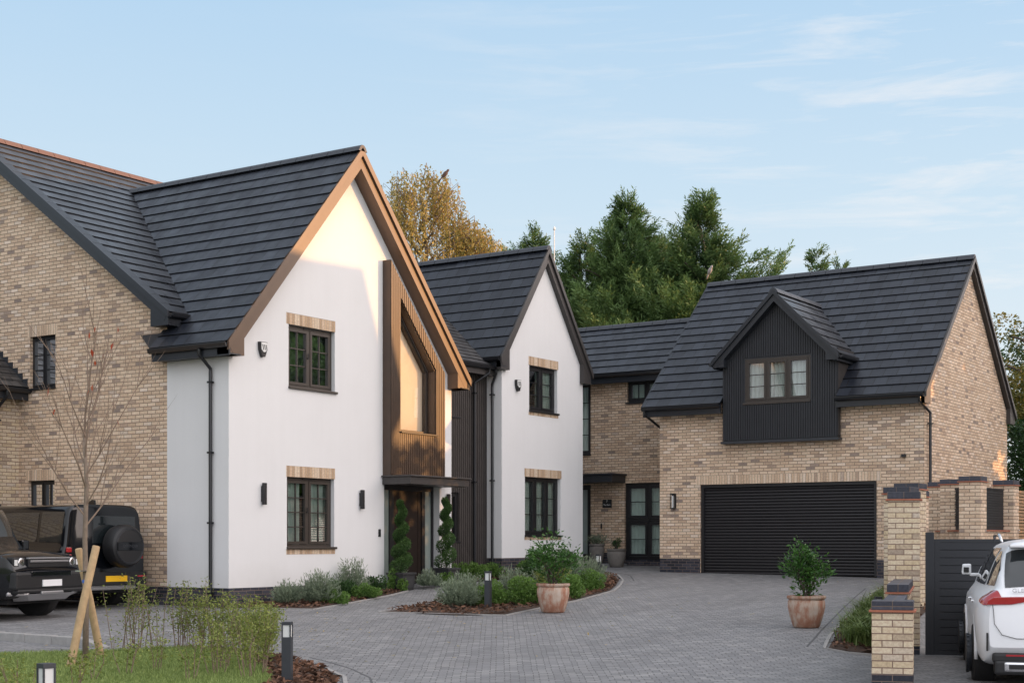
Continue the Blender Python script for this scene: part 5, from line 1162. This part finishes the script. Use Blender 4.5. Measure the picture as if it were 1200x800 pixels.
class Loft:
    def __init__(s, stations):   # list of (x, [(y,z)...])
        s.x = [a for a, _ in stations]; s.P = np.array([p for _, p in stations], float); s.K = s.P.shape[1]
    def row(s, x): return pchip(s.x, s.P.reshape(len(s.x), -1), x).reshape(-1, s.K, 2)[0]
    def pt(s, x, k):
        r = s.row(x); return pchip(range(s.K), r, k)[0]
    def body(s, name, mat, parent, xs, sub=3, wheels=(), wr=.42, halfw=1.0, cutname=True):
        ks = np.linspace(0, s.K-1, (s.K-1)*sub+1); rings = []; bm = bmesh.new()
        for x in xs:
            r = pchip(range(s.K), s.row(x), ks); ring = [(x, y, z) for y, z in r]+[(x, -y, z) for y, z in r[-2:0:-1]]
            rings.append([bm.verts.new(p) for p in ring])
        n = len(rings[0])
        for a, b in zip(rings, rings[1:]):
            for i in range(n): bm.faces.new([a[i], a[(i+1) % n], b[(i+1) % n], b[i]])
        bm.faces.new(rings[0][::-1]); bm.faces.new(rings[-1]); bmesh.ops.recalc_face_normals(bm, faces=bm.faces)
        me = bpy.data.meshes.new(name); bm.to_mesh(me); bm.free(); o = link_mesh(name, me, M[mat], parent)
        for wx, wz in wheels:
            for sg in (-1, 1):
                c = MB(); c.lathe([(wr, sg*(halfw-.30)), (wr, sg*(halfw+.2))], c=(wx, 0, wz), seg=40, axis='y'); co = c.build('cut', None, None, world=False)
                md = o.modifiers.new('b', 'BOOLEAN'); md.operation = 'DIFFERENCE'; md.object = co; md.solver = 'EXACT'
                dg = bpy.context.evaluated_depsgraph_get(); m2 = bpy.data.meshes.new_from_object(o.evaluated_get(dg)); o.modifiers.clear(); o.data = m2; bpy.data.objects.remove(co)
        if not o.data.materials: o.data.materials.append(M[mat])
        o.data.shade_smooth(); o.data.set_sharp_from_angle(angle=R(32)); return o
    def patch(s, name, mat, parent, x0, x1, k0, k1, off=.006, nx=14, nk=6, side=1, mirror=False, xk=None):
        if mirror and (callable(k1) or k1 != 11):
            s.patch(name, mat, parent, x0, x1, k0, k1, off, nx, nk, -1); mirror = False
        """patch on the surface; k0/k1 may be functions of x"""
        f = lambda q, x: q(x) if callable(q) else q
        bm = bmesh.new(); rows = []
        for i in range(nx+1):
            x = x0+(x1-x0)*i/nx; a, b = f(k0, x), f(k1, x); row = []
            for j in range(nk+1):
                k = a+(b-a)*j/nk; y, z = s.pt(x, k); e = .03
                p1 = s.pt(x, min(s.K-1, k+e)); p0 = s.pt(x, max(0, k-e)); xa = s.pt(min(s.x[-1], x+e), k); xb = s.pt(max(s.x[0], x-e), k)
                tk = Vector((0, p1[0]-p0[0], p1[1]-p0[1])); tx = Vector((2*e, xa[0]-xb[0], xa[1]-xb[1])); n = tk.cross(tx)
                n = n.normalized() if n.length > 1e-9 else Vector((0, 1, 0))
                c = Vector((x, y, z)); 
                if n.dot(Vector((0, y, z-.8))) < 0: n = -n
                c += n*off; row.append(bm.verts.new((c.x, c.y*side, c.z)))
            rows.append(row)
        for a, b in zip(rows, rows[1:]):
            for j in range(nk): bm.faces.new([a[j], a[j+1], b[j+1], b[j]])
        if mirror: g = bmesh.ops.duplicate(bm, geom=bm.faces[:]); bmesh.ops.scale(bm, vec=(1, -1, 1), verts=[v for v in g['geom'] if isinstance(v, bmesh.types.BMVert)])
        bmesh.ops.recalc_face_normals(bm, faces=bm.faces); me = bpy.data.meshes.new(name); bm.to_mesh(me); bm.free(); me.shade_smooth(); return link_mesh(name, me, M[mat], parent)
def wheel(parent, x, y, z, r, w, sg, rim='anthra', spokes=6):
    t = MB(); prof = [(r*.62, -w/2), (r*.86, -w/2), (r*.97, -w*.40), (r, -w*.25), (r, w*.25), (r*.97, w*.40), (r*.86, w/2), (r*.62, w/2)]
    t.lathe([(a, b*sg) for a, b in prof], c=(x, y, z), seg=40, axis='y'); o = t.build('wheel', 'rubber', parent, world=False, smooth=True, angle=35)
    m = MB(); f = y+sg*(w*.5+.045)
    m.lathe([(r*.64, f+sg*.02), (r*.60, f+sg*.02), (r*.58, f-sg*.04), (r*.15, f-sg*.05), (r*.14, f+sg*.005), (.005, f+sg*.01)], c=(x, 0, z), seg=32, axis='y')
    for i in range(spokes):
        a = 2*math.pi*i/spokes; u = Vector((math.cos(a), 0, math.sin(a))); v = Vector((-math.sin(a), 0, math.cos(a))); c = Vector((x, f, z))
        for dv in (-.035, .035):
            p, q = c+u*r*.14+v*dv*.4, c+u*r*.61+v*dv; m.tube([p, q], [.018, .016], 6)
    m.build('rim', rim, o, world=False, smooth=True, angle=35)

def offroader():
    t = thing('offroad_car', (0, 0, 0), 'x', 'car'); L = 4.6
    base = [(0, .36), (.78, .36), (.92, .42), (.985, .58), (1.0, .82), (.995, 1.06), (.955, 1.17), (.915, 1.45), (.865, 1.78), (.77, 1.915), (.42, 1.955), (0, 1.965)]
    def st(x, top, wmul=1, bot=0, crown=.03):
        o = []
        for i, (y, z) in enumerate(base):
            zz = max(z, .36+bot)
            if zz > top-.0: zz = top-crown*(y/1.0)**2*2
            elif i >= 6 and top < 1.9: zz = min(zz, top-crown*(y/1.0)**2*2)
            o.append((y*wmul, zz))
        return x, o
    S = [st(0, 1.90, .955, .06), st(.04, 1.955, .985, .03), st(.12, 1.966), st(1.5, 1.97), st(2.85, 1.955), st(2.98, 1.92), st(3.42, 1.27, 1, 0, .035), st(3.5, 1.235, 1, 0, .03), st(4.30, 1.17, .99, 0, .03), st(4.46, 1.12, .97, .03, .04), st(4.56, 1.02, .93, .08, .04), st(4.60, .92, .88, .14, .03)]
    lf = Loft(S); xs = sorted(set([0, .02, .04, .08, .12, .2, 2.85, 2.9, 2.94, 2.98, 3.42, 3.46, 3.5, 4.3, 4.38, 4.46, 4.51, 4.56, 4.585, 4.6]+list(np.linspace(.3, 4.3, 24))))
    body = lf.body('body', 'carblack', t, xs, wheels=((.86, .41), (3.72, .41)), wr=.47)
    lf.patch('side_window', 'carglass', t, .10, .72, 6.35, 8.15, off=.004, mirror=True); lf.patch('side_window', 'carglass', t, .80, 1.78, 6.35, 8.1, off=.004, mirror=True); lf.patch('side_window', 'carglass', t, 1.86, 2.80, 6.35, 8.05, off=.004, mirror=True)
    lf.patch('windscreen', 'carglass', t, 3.03, 3.37, 6.6, 11, off=.01, mirror=True)
    m = MB()
    for x in (3.72, .86):
        for s in (-1, 1):
            pts = [(x+.50*math.cos(a), s*1.0, .41+.50*math.sin(a)) for a in np.linspace(-.15, math.pi+.15, 15)]; m.tube(pts, .035, 6)
    m.box(1.45, 3.15, -.99, -.90, .36, .46); m.box(1.45, 3.15, .90, .99, .36, .46); m.build('arch_trim', 'blackplastic', t, world=False)
    m = MB(); m.box(.2, 4.3, -.7, .7, .28, .5); m.build('underbody', 'rubber', t, world=False)
    for x in (.86, 3.72):
        for s in (-1, 1): wheel(t, x, s*.86, .41, .41, .27, s, spokes=5)
    for s in (-1, 1):
        m = MB(); m.box(3.15, 3.3, s*1.02, s*1.22, 1.18, 1.36); o = m.build('wing_mirror', 'carblack', t, world=False, bevel=.03)
    # rear
    m = MB(); m.box(-.012, .02, -.74, .30, 1.22, 1.74); m.build('rear_window', 'carglass', t, world=False, bevel=.01)
    m = MB(); m.box(-.015, .06, -.80, .80, .62, .64); m.box(-.02, 0, -.33, .35, 1.17, 1.18); m.box(-.09, .1, -.955, .955, .44, .68); m.build('rear_bumper', 'blackplastic', t, world=False, bevel=.03)
    m = MB(); m.box(-.02, .2, -.75, .75, .34, .44); m.build('rear_skid', 'cargrey', t, world=False, bevel=.02)
    m = MB(); m.lathe([(.02, -.42), (.30, -.42), (.345, -.415), (.385, -.38), (.405, -.33), (.41, -.17), (.39, -.10), (.2, -.06)][::-1], c=(0, -.24, 1.17), seg=44, axis='x'); sw = m.build('spare_wheel', 'blackplastic', t, world=False, smooth=True, angle=25)
    m = MB(); m.box(-.432, -.418, -.56, .08, 1.09, 1.25); m.build('badge_bar', 'carblack', sw, world=False, bevel=.004)
    m = MB()
    for rr in (.315, .335): m.tube([(-.421, -.24+rr*math.cos(a), 1.17+rr*math.sin(a)) for a in np.linspace(0, 6.283, 40)], .004, 5)
    m.build('cover_ring', 'anthra', sw, world=False)
    text(sw, 'badge_letters', 'DEFENDER', .075, (-.434, -.24, 1.17), (R(90), 0, R(-90)), 'anthra')
    m = MB(); m.box(-.10, -.088, -.46, .06, .50, .61); rp = m.build('rear_plate', 'yellowplate', t, world=False)
    m = MB(); m.tube([(-.05, 0, 1.6), (-.09, 0, 1.62)], .01, 5); m.bm.free()
    for s in (-1, 1):
        for z in (.93, 1.06):
            m = MB(); m.box(-.02, .012, s*.80, s*.92, z, z+.09); m.build('tail_light', 'redlens', t, world=False, bevel=.01)
        m = MB(); m.box(-.10, -.08, s*.72, s*.92, .58, .61); m.build('reflector', 'redlens', t, world=False)
    m = MB(); m.prism([(.25, 0, 1.955), (.55, 0, 1.955), (.32, 0, 2.05), (.26, 0, 2.045)], (0, .04, 0)); m.build('roof_antenna', 'carblack', t, world=False)
    # front
    m = MB(); m.box(4.50, 4.615, -.56, .56, .90, 1.045); m.build('grille', 'blackplastic', t, world=False, bevel=.01)
    m = MB(); m.box(4.60, 4.632, -.52, .52, .985, 1.02); m.box(4.56, 4.628, -.56, .56, 1.04, 1.065); m.build('grille_bar', 'cargrey', t, world=False, bevel=.006)
    for s in (-1, 1):
        m = MB(); m.box(4.40, 4.578, s*.58, s*.90, .89, 1.07); h = m.build('headlight', 'blackplastic', t, world=False, bevel=.03)
        m = MB(); m.lathe([(.02, 4.588), (.06, 4.586), (.082, 4.58), (.086, 4.56)], c=(0, s*.70, .98), seg=24, axis='x'); m.build('lens', 'chrome', h, world=False, smooth=True)
        m = MB(); m.box(4.55, 4.584, s*.80, s*.88, .93, 1.03); m.build('side_lens', 'lens', h, world=False, bevel=.01)
        m = MB(); m.box(4.56, 4.655, s*.58, s*.86, .60, .72); fo = m.build('fog_light', 'rubber', t, world=False, bevel=.02)
    m = MB(); m.box(4.45, 4.66, -.94, .94, .52, .83); m.build('front_bumper', 'blackplastic', t, world=False, bevel=.05)
    m = MB(); m.box(4.52, 4.672, -.55, .55, .74, .84); m.build('bumper_panel', 'carblack', t, world=False, bevel=.02)
    m = MB(); m.hexa([(4.35, -.62, .33), (4.58, -.50, .34), (4.58, .50, .34), (4.35, .62, .33), (4.45, -.80, .44), (4.66, -.66, .46), (4.66, .66, .46), (4.45, .80, .44)]); m.box(4.50, 4.69, -.30, .30, .44, .50); [m.hexa([(4.45, a*.94, .42), (4.62, a*.62, .42), (4.66, a*.62, .44), (4.50, a*.96, .44), (4.45, a*.94, .48), (4.63, a*.56, .52), (4.67, a*.56, .52), (4.50, a*.96, .50)]) for a in (-1, 1)]; m.build('front_skid', 'cargrey', t, world=False, bevel=.02)
    m = MB(); m.box(4.45, 4.668, -.9, .9, .47, .54); m.build('lower_intake', 'blackplastic', t, world=False, bevel=.03)
    m = MB(); m.box(4.662, 4.682, -.26, .26, .58, .69); m.build('front_plate', 'whiteplate', t, world=False)
    return t
D1 = offroader(); D1['label'] = 'black boxy off-roader beside the brick wall, showing its spare wheel and yellow plate'
D1.location = (19.04, 21.80, ground_z(19.1, 23)+.0); D1.rotation_euler = (0, 0, R(90)); D1['group'] = 'black off-roaders parked left of the white gable'
hd_ = Vector((.255, -.967)).normalized(); fc = Vector((16.62, 20.37)); oc = fc-hd_*4.65
D2 = dup(D1, (oc.x, oc.y, ground_z(16.2, 21.0)-.01), math.atan2(hd_.y, hd_.x), 'black boxy off-roader at the left edge, showing its front and white plate')

def suv():
    t = thing('white_suv', (16.78, 3.80, -.06), 'white family SUV at the right edge seen from behind, cut off by the frame', 'car', rz=R(18.15))
    base = [(0, .28), (.74, .28), (.90, .33), (.955, .52), (.972, .78), (.948, .99), (.875, 1.14), (.80, 1.34), (.705, 1.54), (.58, 1.655), (.32, 1.70), (0, 1.712)]
    def st(x, top, w=1, bot=0, crown=.05, pw=0):
        o = []
        for i, (y, z) in enumerate(base):
            zz = max(z, .28+bot); zz = min(zz, top-crown*y*y) if (zz > top-crown*y*y) else zz
            yy = y*w*(1 if i < 6 else np.interp(x, [0, .3, .75, 1.4, 2.2], [.86, .88, .93, .97, 1]))
            if pw: yy = math.copysign(max(0, min(abs(yy), pw)), yy)
            o.append((yy, zz))
        return x, o
    S = [st(0, 1.0, .86, .22), st(.05, 1.08, .915, .16), st(.13, 1.16, .955, .08), st(.24, 1.28, .985, .03), st(.40, 1.47, .997), st(.56, 1.63, 1), st(.75, 1.675, 1), st(1.3, 1.705, 1), st(2.3, 1.712, .99), st(2.85, 1.66, .985), st(3.3, 1.44, .985), st(3.8, 1.12, .985), st(3.95, 1.07, .985), st(4.5, .98, .965), st(4.78, .86, .91, .06), st(4.92, .66, .80, .12)]
    lf = Loft(S); xs = sorted(set(list(np.linspace(0, 1, 26))+list(np.linspace(1.1, 4.92, 34))))
    lf.body('body', 'carwhite', t, xs, wheels=((.98, .37), (3.97, .37)), wr=.425, halfw=.98)
    # glazing
    lf.patch('rear_window', 'carglass', t, .15, .50, lambda x: 7.15+(x-.15)*2.7, 11, off=.008, mirror=True, nk=10)
    lf.patch('quarter_window', 'carglass', t, .36, 1.0, 6.15, lambda x: min(8.1, 7.15+(x-.36)*2.2), off=.006, mirror=True)
    lf.patch('side_window', 'carglass', t, 1.16, 2.0, 6.12, lambda x: 8.35, off=.006, mirror=True); lf.patch('side_window', 'carglass', t, 2.08, 3.05, 6.12, lambda x: 8.3-max(0, x-2.75)*2.2, off=.006, mirror=True)
    m = MB(); m.box(.36, .60, -.60, .60, 1.60, 1.635); m.build('spoiler', 'carwhite', t, world=False, bevel=.015)
    # tail lights as curved patches on the shoulder
    for s in (-1, 1):
        lf.patch('tail_light', 'redlens', t, .03, .30, lambda x: 4.8+max(0, x-.06)*1.6, lambda x: 5.95-max(0, x-.03)*.6, off=.008, side=s)
        m = MB(); m.prism([(-.014, s*y_, z_) for y_, z_ in ((.87, .97), (.85, 1.02), (.79, 1.055), (.30, 1.065), (.30, 1.035), (.60, .975))], (.12, 0, 0)); m.build('tail_light', 'redlens', t, world=False, bevel=.008)
        m = MB(); m.box(-.004, .05, s*.845, s*.865, .46, .66); m.build('air_slot', 'blackplastic', t, world=False, bevel=.006)
        m = MB(); m.box(-.035, .1, s*.36, s*.68, .235, .345); e = m.build('exhaust_trim', 'chrome', t, world=False, bevel=.025)
        m = MB(); m.box(-.037, .0, s*.41, s*.63, .262, .318); m.build('exhaust_opening', 'rubber', e, world=False, bevel=.008)
        m = MB(); m.box(-.014, .05, s*.40, s*.66, .405, .425); m.build('reflector', 'redlens', t, world=False)
        m = MB(); pts = [(.85, s*.655, 1.665), (1.0, s*.675, 1.735), (1.15, s*.68, 1.75), (2.3, s*.665, 1.75), (2.65, s*.65, 1.73), (2.8, s*.64, 1.68)]; m.tube(pts, [.014, .019, .019, .019, .018, .012], 8); m.build('roof_rail', 'chrome', t, world=False, smooth=True)
        m = MB(); m.box(3.03, 3.14, s*.80, s*.94, 1.22, 1.26); m.hexa([(3.02, s*.92, 1.24), (3.17, s*.92, 1.25), (3.14, s*1.04, 1.26), (3.04, s*1.04, 1.24), (3.02, s*.92, 1.38), (3.15, s*.92, 1.38), (3.12, s*1.03, 1.38), (3.04, s*1.03, 1.37)]); wm = m.build('wing_mirror', 'carwhite', t, world=False, bevel=.02)
        m = MB(); m.box(3.02-.006, 3.02+.01, s*.95, s*1.015, 1.268, 1.335); m.build('mirror_glass', 'blackplastic', wm, world=False, bevel=.004)
        m = MB(); m.tube([(1.35, s*.94, .96), (1.35, s*.975, .96), (1.55, s*.975, .96), (1.55, s*.94, .96)], .012, 6); m.tube([(2.35, s*.94, .96), (2.35, s*.975, .96), (2.55, s*.975, .96), (2.55, s*.94, .96)], .012, 6); m.build('door_handle', 'chrome', t, world=False)
        for x in (.98, 3.97): wheel(t, x, s*.855, .37, .37, .26, s, rim='anthra', spokes=10)
        mb = MB()
        for x in (.98, 3.97):
            mb.tube([(x+.435*math.cos(a), s*.955, .37+.435*math.sin(a)) for a in np.linspace(-.1, math.pi+.1, 15)], .022, 6)
        mb.build('arch_flare', 'carwhite', t, world=False, smooth=True)
    m = MB(); m.box(-.02, .25, -.78, .78, .20, .36); m.box(-.010, .2, -.80, .80, .33, .44); m.build('lower_bumper', 'blackplastic', t, world=False, bevel=.03)
    m = MB(); m.box(.2, 4.6, -.72, .72, .22, .4); m.build('underbody', 'rubber', t, world=False)
    m = MB(); m.box(-.01, .02, -.26, .26, .70, .81); m.build('rear_plate', 'yellowplate', t, world=False)
    m = MB(); m.tube([(-.002, .80, .98), (-.006, .79, .9), (-.008, .78, .76), (-.01, .70, .64), (-.01, .55, .60), (-.01, -.55, .60), (-.01, -.70, .64), (-.008, -.78, .76), (-.006, -.79, .9)], .004, 4); m.build('tailgate_seam', 'rubber', t, world=False)
    o = text(t, 'badge_letters', 'GLE 400', .075, (0, 0, 0), (R(90-40), 0, R(-90)), 'cargrey', ext=.003); o.location = (.075, .46, 1.125)
    return t
suv()

# =================================================================== UNSEEN HOUSE, TREES AND HEDGE ADDED OFF-FRAME RIGHT (they throw the evening shadow)
TE = math.tan(R(5.0))
def frame_pts(X, d): return cam(X, d)
NH = thing('neighbouring_house', (*cam(33, 22), 0), 'long dark-roofed neighbouring house beyond the right edge of the frame', 'house', rz=0)
def slab(name, mat, X0, X1, poly):  # poly in (d, z)
    mb = MB(); a, b = cam(X0, 0), cam(X1, 0); mb.prism([(*cam(X0, d_), z_) for d_, z_ in poly], (b[0]-a[0], b[1]-a[1], 0)); return mb.build(name, mat, NH)
slab('wall', 'buff', 30.3, 37, [(12, -.2), (33.4, -.2), (33.4, 7.4), (12, 7.4)])
slab('roof', 'ridge', 30, 37.3, [(11.6, 7.4), (33.75, 7.4), (32.9, 10.3), (12.6, 10.3)])
mb = MB()
for d_ in (15, 19, 23, 27, 31):
    for z_ in (1, 4.2):
        a = cam(30.28, d_-.6); b = cam(30.28, d_+.6); mb.hexa([(*cam(30.24, d_-.6), z_), (*cam(30.24, d_+.6), z_), (*cam(30.298, d_+.6), z_), (*cam(30.298, d_-.6), z_), (*cam(30.24, d_-.6), z_+1.3), (*cam(30.24, d_+.6), z_+1.3), (*cam(30.298, d_+.6), z_+1.3), (*cam(30.298, d_-.6), z_+1.3)])
mb.build('windows', 'carglass', NH)
for i, (X, d_, H, rad) in enumerate([(27, 37.6, 13.0, 2.4), (26, 39.6, 12.5, 1.9), (29, 38.9, 13, 2.2), (28, 42.0, 12.5, 2.0), (31, 47, 5.5, 2.5), (27, 51, 6.5, 2.6)]):  # tree row placed and sized to keep low sun off the gables
    broadleaf(*cam(X, d_), H, rad, 'tall leafy boundary tree beyond the right edge of the frame', 90+i, 11000, mat='leaf_dark' if i % 2 else 'leaf_green', leaf=.34, hbase=.04, group='boundary trees beyond the right edge of the frame')
hg = thing('clipped_hedge', (*cam(27, 34.7), .3), 'hedge beyond the right edge of the frame in front of the boundary trees', 'hedge'); r = np.random.default_rng(5); n = 9000  # height set to cut the sunlight off low on the front wall
c = np.stack([r.uniform(-1, 1, n), r.uniform(-2.2, 2.2, n), r.uniform(0, 5.9, n)**1.0], 1); ca, sa = math.cos(YAW), math.sin(YAW); c = np.stack([c[:, 0]*sa+c[:, 1]*ca, -c[:, 0]*ca+c[:, 1]*sa, c[:, 2]], 1)
v, f = leaves(c, .26, .13, r); raw_mesh('foliage', v, f, 'leaf_dark', hg, tone=r.uniform(0, 1, n))

# =================================================================== CAMERA, SUN, SKY
cd = bpy.data.cameras.new('camera'); co = bpy.data.objects.new('camera', cd); COL.objects.link(co); SC.camera = co
co.location = (0, 0, EYE); co.rotation_euler = (R(90), 0, YAW-R(90)); cd.sensor_width = 36; cd.lens = 36*1730/1200; cd.shift_y = (635-400)/1200; cd.clip_end = 3000; cd.clip_start = .1
SE = R(5.0); sv = Vector((.5513+.05*.8343, -.8343+.05*.5513, 0)).normalized()
sd = Vector((sv.x*math.cos(SE), sv.y*math.cos(SE), math.sin(SE)))
sl = bpy.data.lights.new('sun', 'SUN'); so = bpy.data.objects.new('sun', sl); COL.objects.link(so); so.rotation_euler = sd.to_track_quat('Z', 'Y').to_euler(); sl.energy = SUN_E; sl.angle = R(.3); sl.color = (1, .50, .18)
w = bpy.data.worlds.new('World'); SC.world = w; w.use_nodes = True; nt = w.node_tree; nt.nodes.clear(); nn = nt.nodes.new; lk = nt.links.new
sky = nn('ShaderNodeTexSky'); sky.sky_type = 'NISHITA'; sky.sun_disc = False; sky.sun_elevation = SE; sky.sun_rotation = math.atan2(sv.x, sv.y); sky.altitude = 50; sky.air_density = 1.0; sky.dust_density = 1.5; sky.ozone_density = 1.5
tc = nn('ShaderNodeTexCoord'); sep = nn('ShaderNodeSeparateXYZ'); lk(tc.outputs['Generated'], sep.inputs[0])
def wr(fac, stops):
    n = nn('ShaderNodeValToRGB'); e = n.color_ramp.elements
    while len(e) < len(stops): e.new(.5)
    for i, (p, c_) in enumerate(stops): e[i].position = p; e[i].color = (*c_, 1)
    lk(fac, n.inputs[0]); return n.outputs[0]
def wm(op, a, b=0.):
    n = nn('ShaderNodeMath'); n.operation = op
    for i, v_ in enumerate((a, b)):
        if hasattr(v_, 'links'): lk(v_, n.inputs[i])
        else: n.inputs[i].default_value = v_
    return n.outputs[0]
def wx(fac, a, b, mode='MIX'):
    n = nn('ShaderNodeMix'); n.data_type = 'RGBA'; n.blend_type = mode
    for i, v_ in ((0, fac), (6, a), (7, b)):
        if hasattr(v_, 'links'): lk(v_, n.inputs[i])
        else: n.inputs[i].default_value = v_ if i == 0 else (*v_, 1)
    return n.outputs[2]
grad = wr(sep.outputs['Z'], [(0, (.80, .84, .88)), (.10, (.74, .82, .89)), (.22, (.60, .75, .88)), (.36, (.455, .655, .865)), (.52, (.58, .69, .83)), (1, (.66, .70, .78))])
bk = nn('ShaderNodeVectorMath'); bk.operation = 'DOT_PRODUCT'; lk(tc.outputs['Generated'], bk.inputs[0]); bk.inputs[1].default_value = (-math.cos(YAW), -math.sin(YAW), .25)
bm_ = nn('ShaderNodeMapRange'); bm_.interpolation_type = 'SMOOTHSTEP'; bm_.inputs['From Min'].default_value = -.15; bm_.inputs['From Max'].default_value = .8; lk(bk.outputs['Value'], bm_.inputs['Value'])
grad = wx(bm_.outputs[0], grad, BACK)
# warm bright side of the sky around the sun
dot = nn('ShaderNodeVectorMath'); dot.operation = 'DOT_PRODUCT'; lk(tc.outputs['Generated'], dot.inputs[0]); dot.inputs[1].default_value = tuple(sd)
gm = nn('ShaderNodeMapRange'); gm.interpolation_type = 'SMOOTHSTEP'; gm.inputs['From Min'].default_value = .42; gm.inputs['From Max'].default_value = 1.0; lk(dot.outputs['Value'], gm.inputs['Value'])
glow = gm.outputs[0]
gl_ = wx(glow, (1, 1, 1), GLOW)
d2 = nn('ShaderNodeVectorMath'); d2.operation = 'DOT_PRODUCT'; lk(tc.outputs['Generated'], d2.inputs[0]); d2.inputs[1].default_value = (.05, -.97, .22)
m2 = nn('ShaderNodeMapRange'); m2.interpolation_type = 'SMOOTHSTEP'; m2.inputs['From Min'].default_value = -.12; m2.inputs['From Max'].default_value = .75; lk(d2.outputs['Value'], m2.inputs['Value'])
skyc = wx(1.0, wx(m2.outputs[0], grad, FRONT), gl_, 'MULTIPLY')
# thin streaky clouds, stronger towards the sun side
mp = nn('ShaderNodeMapping'); lk(tc.outputs['Generated'], mp.inputs[0]); mp.inputs['Scale'].default_value = (1.5, 1.5, 13); mp.inputs['Rotation'].default_value = (R(4), R(-5), 0)
nz = nn('ShaderNodeTexNoise'); nz.inputs['Scale'].default_value = 4.6; nz.inputs['Detail'].default_value = 8; nz.inputs['Roughness'].default_value = .62; nz.inputs['Distortion'].default_value = .35; lk(mp.outputs[0], nz.inputs['Vector'])
cm = wr(nz.outputs['Fac'], [(0, (0, 0, 0)), (.50, (0, 0, 0)), (.74, (.75, .75, .75)), (1, (1, 1, 1))])
sideg = nn('ShaderNodeMapRange'); sideg.inputs['From Min'].default_value = -.04; sideg.inputs['From Max'].default_value = .34; lk(dot.outputs['Value'], sideg.inputs['Value'])
cf = wm('MULTIPLY', cm, wm('ADD', wm('MULTIPLY', sideg.outputs[0], .9), .03))
cloud = wx(glow, (.90, .89, .90), (1.0, .93, .86))
final = wx(cf, skyc, cloud)
b1_ = nn('ShaderNodeBackground'); lk(final, b1_.inputs[0]); b1_.inputs[1].default_value = SKY_S
b2_ = nn('ShaderNodeBackground'); lk(sky.outputs[0], b2_.inputs[0]); b2_.inputs[1].default_value = NISH
ad = nn('ShaderNodeAddShader'); lk(b1_.outputs[0], ad.inputs[0]); lk(b2_.outputs[0], ad.inputs[1]); wo = nn('ShaderNodeOutputWorld'); lk(ad.outputs[0], wo.inputs[0])
SC.render.engine = 'CYCLES'; SC.view_settings.view_transform = 'Standard'; SC.view_settings.look = 'None'; SC.view_settings.exposure = 0; SC.view_settings.gamma = 1
SC.cycles.max_bounces = 6; SC.cycles.diffuse_bounces = 3; SC.cycles.glossy_bounces = 3; SC.cycles.transparent_max_bounces = 10; SC.cycles.sample_clamp_indirect = 4
SC.render.resolution_x = 1024; SC.render.resolution_y = 682
for o in bpy.data.objects:
    if 'org' in o: del o['org']
